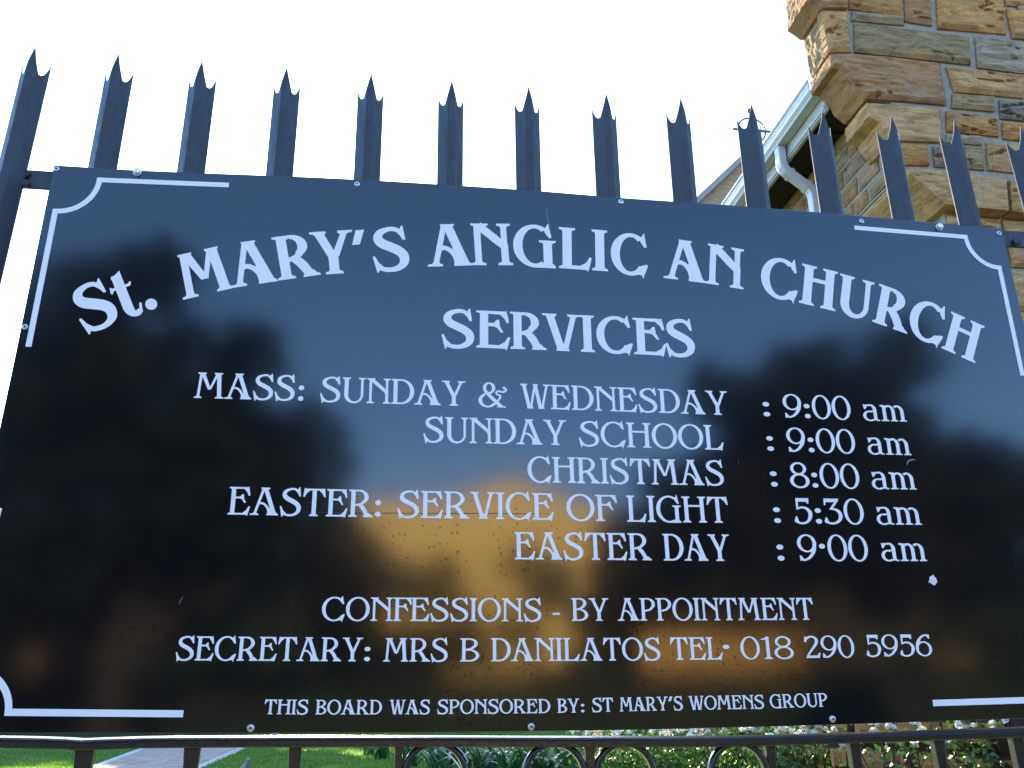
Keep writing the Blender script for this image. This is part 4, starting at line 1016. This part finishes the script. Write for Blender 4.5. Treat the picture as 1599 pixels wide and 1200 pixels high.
for si, (u, Dd, vt, hw, nl, nf, lab, dk) in enumerate(shrubs):
    d = ray(u, 1113); x = CAM[0]+d[0]*Dd/d[1]; y = CAM[1]+Dd; zt_ = at_y(u, vt, y)[2]+.04; H = zt_-LAWN
    root = empty('flowering_shrub', (x, y, LAWN), lab, 'shrub', 'white flowering shrubs by the church wall')
    r = np.random.default_rng(50+si); g = MB(); rr = random.Random(si)
    ends = []
    for k in range(26):
        a = rr.uniform(0, 6.28); R0 = hw*math.sqrt(rr.random()); tipp = Vector((math.cos(a)*R0, math.sin(a)*R0*.8, H*rr.uniform(.55, 1.03)))
        mid = tipp*.5 + Vector((rr.uniform(-.06, .06), rr.uniform(-.06, .06), H*.12)); P = [Vector((rr.uniform(-.05, .05), rr.uniform(-.05, .05), 0)), mid, tipp]
        g.tube(P, [.007, .0045, .002], 5); ends.append(P)
    g.build('stems', twig, root)
    pts = []
    while len(pts) < nl:
        P = ends[r.integers(len(ends))]; t = r.uniform(.35, 1.05); p = (P[0]*(1-t)**2+P[1]*2*t*(1-t)+P[2]*t*t); q = r.normal(0, hw*.13, 3)
        pts.append((p.x+q[0], p.y+q[1], min(max(.03, p.z+q[2]), H)))
    pts = np.array(pts); lm = leaves_mesh('foliage', pts, .022 if not dk else .019, leafm[dk], 60+si); lo_ = link('foliage', lm, root); lo_['kind'] = 'stuff'
    for k in range(nf):
        # on the outer, camera side near the top
        a = rr.uniform(math.pi*1.02, math.pi*1.98); R0 = hw*rr.uniform(.5, 1.0); cl = Vector((math.cos(a)*R0*rr.uniform(.3, 1.1), math.sin(a)*R0*.8, H*rr.uniform(.80, 1.0)))
        f = link('flower', roses[rr.randrange(5)], root, cl, (rr.uniform(-.6, .9), rr.uniform(-.6, .6), rr.uniform(0, 6))); s_ = rr.uniform(.7, 1.35); f.scale = (s_,)*3
        if rr.random() < .55:
            for q in range(2):
                f = link('flower', roses[rr.randrange(5)], root, cl+Vector((rr.uniform(-.03, .03), rr.uniform(-.03, .02), rr.uniform(-.02, .02))), (rr.uniform(-.6, .9), rr.uniform(-.6, .6), rr.uniform(0, 6))); s_ = rr.uniform(.6, 1.1); f.scale = (s_,)*3
soil = varied('flower_bed_soil', (.05, .03, .02), (.09, .055, .035), .95, 20, .6)
g = MB(); g.prism([(1.3, .9), (2.70, .9), (2.70, 10), (1.9, 15), (.9, 18.5), (.7, 14), (1.1, 8)], LAWN-.02, LAWN+.012, 'z'); tag(g.build('flower_bed', soil), kind='structure')
# --- dove on the lawn
feather = varied('grey_feathers', (.16, .16, .19), (.30, .28, .30), .8, 60, .2)
dx = at_z(382, 1203, LAWN+.0); d = ray(383, 1190); Dd = 13.1; bx_, by_ = CAM[0]+d[0]*Dd/d[1], CAM[1]+Dd
dove = empty('dove', (float(bx_), float(by_), LAWN), 'small grey dove standing on the lawn beside the brick path', 'bird', rz=math.radians(-60)); dove.scale = (1.35,)*3
me = bpy.data.meshes.new('body'); b = bmesh.new()
P = [(-.10, 0, .085, .010), (-.055, 0, .095, .024), (0, 0, .11, .042), (.04, 0, .135, .038), (.058, 0, .17, .021), (.066, 0, .20, .018), (.085, 0, .203, .010), (.102, 0, .198, .003)]
vs = [b.verts.new(p[:3]) for p in P]
for i in range(len(vs)-1): b.edges.new((vs[i], vs[i+1]))
for s in (-1, 1):
    l1_ = b.verts.new((.005, s*.018, .07)); l2_ = b.verts.new((.012, s*.018, .035)); l3_ = b.verts.new((.008, s*.018, .004)); l4_ = b.verts.new((.03, s*.02, .003))
    b.edges.new((vs[2], l1_)); b.edges.new((l1_, l2_)); b.edges.new((l2_, l3_)); b.edges.new((l3_, l4_)); P += [(0, 0, 0, .010), (0, 0, 0, .004), (0, 0, 0, .0035), (0, 0, 0, .003)]
b.verts.ensure_lookup_table(); b.to_mesh(me); b.free(); me.materials.append(feather)
bo = link('body', me, dove); sk = bo.modifiers.new('skin', 'SKIN')
for i, p in enumerate(P): me.skin_vertices[0].data[i].radius = (p[3], p[3])
me.skin_vertices[0].data[2].use_root = True
ss = bo.modifiers.new('smooth', 'SUBSURF'); ss.levels = 2; ss.render_levels = 2
g = MB(); g.add([(-.05, -.014, .095), (-.05, .014, .095), (-.15, .022, .068), (-.15, -.022, .068), (-.05, 0, .085), (-.15, 0, .062)], [(0, 1, 2, 3), (0, 3, 5, 4), (1, 4, 5, 2), (2, 5, 3), (0, 4, 1)]); g.build('tail', feather, dove)
for s in (-1, 1):
    g = MB(); g.add([(.03, s*.034, .135), (.02, s*.044, .10), (-.05, s*.028, .085), (-.105, s*.012, .088), (-.04, s*.026, .112)], [(0, 1, 2, 3, 4)]); o = g.build('wing', feather, dove); so_ = o.modifiers.new('t', 'SOLIDIFY'); so_.thickness = .005

# ================================================================== ACROSS THE STREET (seen reflected in the board)
plaster = varied('ochre_plaster', (.70, .47, .13), (.80, .57, .20), .9, 1.2, .1)
rooft = varied('clay_roof', (.24, .10, .05), (.34, .15, .08), .85, 5, .4); glass = mat('window_glass', (.02, .025, .03), .08, ior=1.5); wood = varied('painted_timber', (.30, .22, .13), (.38, .29, .18), .6, 12, .2)
YH = -25.0
hx0 = mirrored(950, 850, YH)[0]; hx1 = mirrored(535, 850, YH)[0]; hx0, hx1 = min(hx0, hx1), max(hx0, hx1); hz = mirrored(750, 785, YH)[2]
house = empty('ochre_house', ((hx0+hx1)/2, YH, 0), 'ochre plastered house across the street, seen reflected in the board', 'house')
cx = (hx0+hx1)/2; hw = (hx1-hx0)/2
gx = mirrored(800, 748, YH)[0]-cx; gz = mirrored(800, 748, YH)[2]; gw = abs(mirrored(705, 800, YH)[0]-cx-gx)
g = MB(); g.prism([(-hw, 0), (-hw, hz), (gx-gw, hz), (gx-gw*.75, hz+(gz-hz)*.35), (gx-gw*.4, hz+(gz-hz)*.55), (gx-gw*.28, gz-.15), (gx, gz), (gx+gw*.28, gz-.15), (gx+gw*.4, hz+(gz-hz)*.55), (gx+gw*.75, hz+(gz-hz)*.35), (gx+gw, hz), (hw, hz), (hw, 0)], -.35, 0); g.build('front_wall', plaster, house)
g = MB(); g.box(-hw, hw, -8, -.36, 0, hz-.6); g.build('wall', plaster, house)
g = MB(); g.prism([(-8.3, hz-.6), (-.36, hz-.6), (-4.3, hz+.1)], -hw-.1, hw+.1, 'x'); g.build('roof', rooft, house)
for fx, fz, w1, h1 in ((-.62, .25, 1.3, 1.6), (.55, .25, 1.3, 1.6), (-.62, .68, 1.2, 1.3), (.55, .68, 1.2, 1.3)):
    f = MB(); X = fx*hw; Z = fz*hz; f.box(X-w1/2-.08, X+w1/2+.08, .002, .06, Z-h1/2-.08, Z+h1/2+.08); fo = f.build('window', wood, house)
    p = MB(); p.box(X-w1/2, X+w1/2, .062, .07, Z-h1/2, Z+h1/2); p.build('pane', glass, fo)
dr_ = MB(); dr_.box(-.5, .5, .002, .06, 0, 2.2); do = dr_.build('door', wood, house)
# garden wall caught by the low sun
YW = -14.5
for (ua, ub, vt, lab, m_) in ((1300, 1000, 985, 'sunlit ochre garden wall across the street', varied('dull_ochre_plaster', (.42, .25, .07), (.52, .33, .11), .9, 1.5, .1)), (200, 40, 1003, 'short sunlit brick garden wall across the street', varied('orange_brick', (.09, .045, .025), (.13, .07, .035), .9, 6, .3)), (1520, 1450, 1012, 'small sunlit gate pier across the street', varied('brown_brick', (.08, .05, .02), (.12, .075, .03), .9, 6, .3)), (830, 690, 1040, 'low pale wall across the street by the gate', plaster)):
    x0 = mirrored(ua, vt, YW)[0]; x1 = mirrored(ub, vt, YW)[0]; zt_ = mirrored(ua, vt, YW)[2]
    g = MB(); g.box(min(x0, x1), max(x0, x1), YW-.2, YW, 0, zt_); tag(bevel(g.build('garden_wall', m_), .02), lab, 'wall')
# trees
bark = varied('tree_bark', (.03, .022, .016), (.06, .045, .03), .95, 12, .6)
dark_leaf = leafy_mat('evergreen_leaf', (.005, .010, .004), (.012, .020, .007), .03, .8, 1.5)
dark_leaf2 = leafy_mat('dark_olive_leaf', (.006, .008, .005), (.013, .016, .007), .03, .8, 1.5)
def tree(x, y, H, blobs, lab, leaf, seed, lsize=.16, nper=620):
    root = empty('street_tree', (x, y, 0), lab, 'tree', 'dark trees across the street'); g = MB(); r = np.random.default_rng(seed)
    g.tube([(0, 0, -.05), (.05, 0, H*.3), (-.03, .05, H*.55)], [.26, .2, .12], 10)
    for (bx1, by1, bz1, br) in blobs: g.tube([(0, 0, H*.35), (bx1*.5, by1*.5, (H*.35+bz1)/2), (bx1, by1, bz1)], [.12, .07, .03], 6)
    g.build('trunk', bark, root)
    pts = []; more = []
    for (bx1, by1, bz1, br) in blobs:
        for q in range(7):
            v_ = r.normal(size=3); v_ /= np.linalg.norm(v_); more.append((bx1+v_[0]*br*1.05, by1+v_[1]*br, bz1+v_[2]*br*.9, br*r.uniform(.22, .42)))
    for (bx1, by1, bz1, br) in list(blobs)+more:
        k = int(nper*br*br); v_ = r.normal(size=(k, 3)); v_ /= np.linalg.norm(v_, axis=1)[:, None]; rad = br*(.35+.65*r.random(k)**.5)*(1+.18*np.sin(v_[:, 0]*5+seed)*np.cos(v_[:, 2]*4))
        pts.append(v_*rad[:, None]*[1, 1, .8]+[bx1, by1, bz1])
    pts = np.concatenate(pts); pts = pts[pts[:, 2] > .5]
    o = link('crown', leaves_mesh('crown', pts, lsize, leaf, seed), root); return root
def blobs_at(px, Y, x0):
    out_ = []
    for u, v_, rpx, dy in px:
        p = mirrored(u, v_, Y+dy); D_ = 1.5-(Y+dy); rr3 = rpx/FPX*D_*1.15; out_.append((p[0]-x0, dy, p[2], rr3))
    return out_
Y = -11.0; x0 = mirrored(180, 1000, Y)[0]
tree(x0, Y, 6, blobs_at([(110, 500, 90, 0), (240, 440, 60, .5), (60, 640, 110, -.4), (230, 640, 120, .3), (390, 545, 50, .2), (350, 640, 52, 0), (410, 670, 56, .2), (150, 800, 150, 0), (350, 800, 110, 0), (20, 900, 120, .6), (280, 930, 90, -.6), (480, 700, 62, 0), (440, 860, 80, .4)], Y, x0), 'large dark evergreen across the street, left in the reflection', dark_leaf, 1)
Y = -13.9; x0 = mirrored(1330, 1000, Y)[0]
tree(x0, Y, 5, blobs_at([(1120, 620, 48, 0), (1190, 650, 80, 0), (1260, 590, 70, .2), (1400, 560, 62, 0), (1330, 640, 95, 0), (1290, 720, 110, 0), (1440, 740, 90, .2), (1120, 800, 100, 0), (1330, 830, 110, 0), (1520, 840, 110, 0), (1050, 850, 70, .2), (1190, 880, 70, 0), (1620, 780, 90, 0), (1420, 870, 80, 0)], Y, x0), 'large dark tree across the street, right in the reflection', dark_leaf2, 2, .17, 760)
Y = -17.0; x0 = mirrored(690, 1000, Y)[0]
tree(x0, Y, 3, blobs_at([(690, 905, 32, 0), (655, 930, 28, 0), (715, 945, 24, 0)], Y, x0), 'small garden tree in front of the ochre house', leafy_mat('sunlit_olive_leaf', (.05, .045, .012), (.09, .075, .02), .1, .7, 2), 3, .07, 2200)
Y = -20.5; x0 = mirrored(560, 1000, Y)[0]
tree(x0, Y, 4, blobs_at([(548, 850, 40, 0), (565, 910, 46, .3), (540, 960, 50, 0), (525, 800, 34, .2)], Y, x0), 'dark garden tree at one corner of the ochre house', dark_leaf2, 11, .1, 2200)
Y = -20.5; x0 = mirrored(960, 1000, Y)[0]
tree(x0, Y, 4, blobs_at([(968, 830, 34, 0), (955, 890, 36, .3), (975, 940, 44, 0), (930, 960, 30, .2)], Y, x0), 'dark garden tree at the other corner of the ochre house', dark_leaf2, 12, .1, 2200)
Y = -15.8; x0 = mirrored(650, 1000, Y)[0]
tree(x0, Y, 2.4, blobs_at([(650, 1030, 50, 0), (720, 1020, 44, .3), (590, 1050, 44, 0)], Y, x0), 'added dark bush standing in for the dark figure reflected in the board', dark_leaf, 6, .08, 3400)  # bush stands in for the dark figure mirrored in the board
Y = -17.5; x0 = mirrored(830, 1000, Y)[0]
tree(x0, Y, 3, blobs_at([(825, 885, 34, 0), (845, 925, 26, 0), (800, 985, 28, 0)], Y, x0), 'slim garden bush beside the door of the ochre house', leafy_mat('sunlit_brown_leaf', (.06, .045, .015), (.10, .075, .025), .1, .7, 2), 4, .07, 2200)

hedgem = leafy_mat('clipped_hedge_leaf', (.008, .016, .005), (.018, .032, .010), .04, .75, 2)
def hedge(x0, x1, y0, y1, z1, lab, n_, seed, ls=.05, m_=None):
    r = np.random.default_rng(seed); root = empty('hedge', ((x0+x1)/2, (y0+y1)/2, 0), lab, 'hedge')
    cx_, cy_ = (x0+x1)/2, (y0+y1)/2; b_ = MB(); b_.box(x0-cx_+.12, x1-cx_-.12, y0-cy_+.12, y1-cy_-.12, 0, z1-.12); b_.build('inner_growth', hedgem, root)
    f = r.random(n_); pts = np.stack([r.uniform(x0, x1, n_)-cx_, np.where(f < .6, y1, r.uniform(y0, y1, n_))-cy_+r.normal(0, .05, n_), np.where(f < .6, r.uniform(0, z1, n_), z1)+r.normal(0, .05, n_)*(1+z1*.15)], 1); pts[:, 2] = np.abs(pts[:, 2])
    o = link('foliage', leaves_mesh('foliage', pts, ls, m_ or hedgem, seed), root); o['kind'] = 'stuff'
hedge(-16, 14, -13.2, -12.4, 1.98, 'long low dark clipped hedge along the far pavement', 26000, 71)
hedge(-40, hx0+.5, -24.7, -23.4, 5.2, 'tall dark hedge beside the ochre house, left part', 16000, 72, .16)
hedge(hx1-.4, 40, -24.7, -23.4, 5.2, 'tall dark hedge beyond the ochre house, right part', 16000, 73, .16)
hedge(-27, 9, 46.5, 47.8, 3.4, 'unseen hedge added to stop low sun under the churchyard trees', 9000, 74, .12, leafy_mat('laurel_leaf', (.02, .05, .012), (.04, .08, .02), .15, .6, 1))  # unseen hedge, added to block sun passing below the crowns
# unseen trees, added to keep the lawn and the flower bed in shade
belt = leafy_mat('broad_leaf', (.02, .05, .012), (.045, .09, .02), .25, .6, .6)
r_ = np.random.default_rng(3)
for k, (tx, lab) in enumerate(((-27, 'unseen tall shade tree beyond the lawn, past the left end of the sign'), (-21.5, 'unseen lower shade tree at the far left end of the added hedge'), (-15, 'unseen tall shade tree beyond the lawn, farthest left'), (-9.5, 'unseen tall shade tree beyond the lawn, second from the left'), (-4, 'unseen tall shade tree beyond the lawn, in the middle'), (1.5, 'unseen tall shade tree beyond the lawn, second from the right'), (7, 'unseen tall shade tree beyond the lawn, farthest right'))):
    root = empty('unseen_shade_tree', (tx, 52, LAWN), lab, 'tree', 'unseen trees shading the lawn'); g = MB(); g.tube([(0, 0, -.1), (.1, 0, 5), (-.1, 0, 10)], [.4, .3, .18], 10); g.build('trunk', bark, root)
    pts = []
    for q in range(22):
        c_ = np.array([r_.uniform(-3, 3)*.9, r_.uniform(-2.5, 2.5), r_.uniform(2.2, 16.0)]); v_ = r_.normal(size=(330, 3)); v_ /= np.linalg.norm(v_, axis=1)[:, None]; pts.append(c_+v_*r_.uniform(1.2, 2.2)*r_.random((330, 1))**.4)
    pts = np.concatenate(pts); pts[:, 2] = np.minimum(pts[:, 2], (14.6 if k == 1 else 18.3)+.3*np.sin(pts[:, 0]*2)); pts[:, 0] = np.maximum(pts[:, 0], (-17.5 if k > 1 else -40)-tx)
    if k == 0: pts[:, 0] = np.minimum(pts[:, 0], -23.2-tx)
    link('crown', leaves_mesh('crown', pts, .42, belt, 90+k), root)
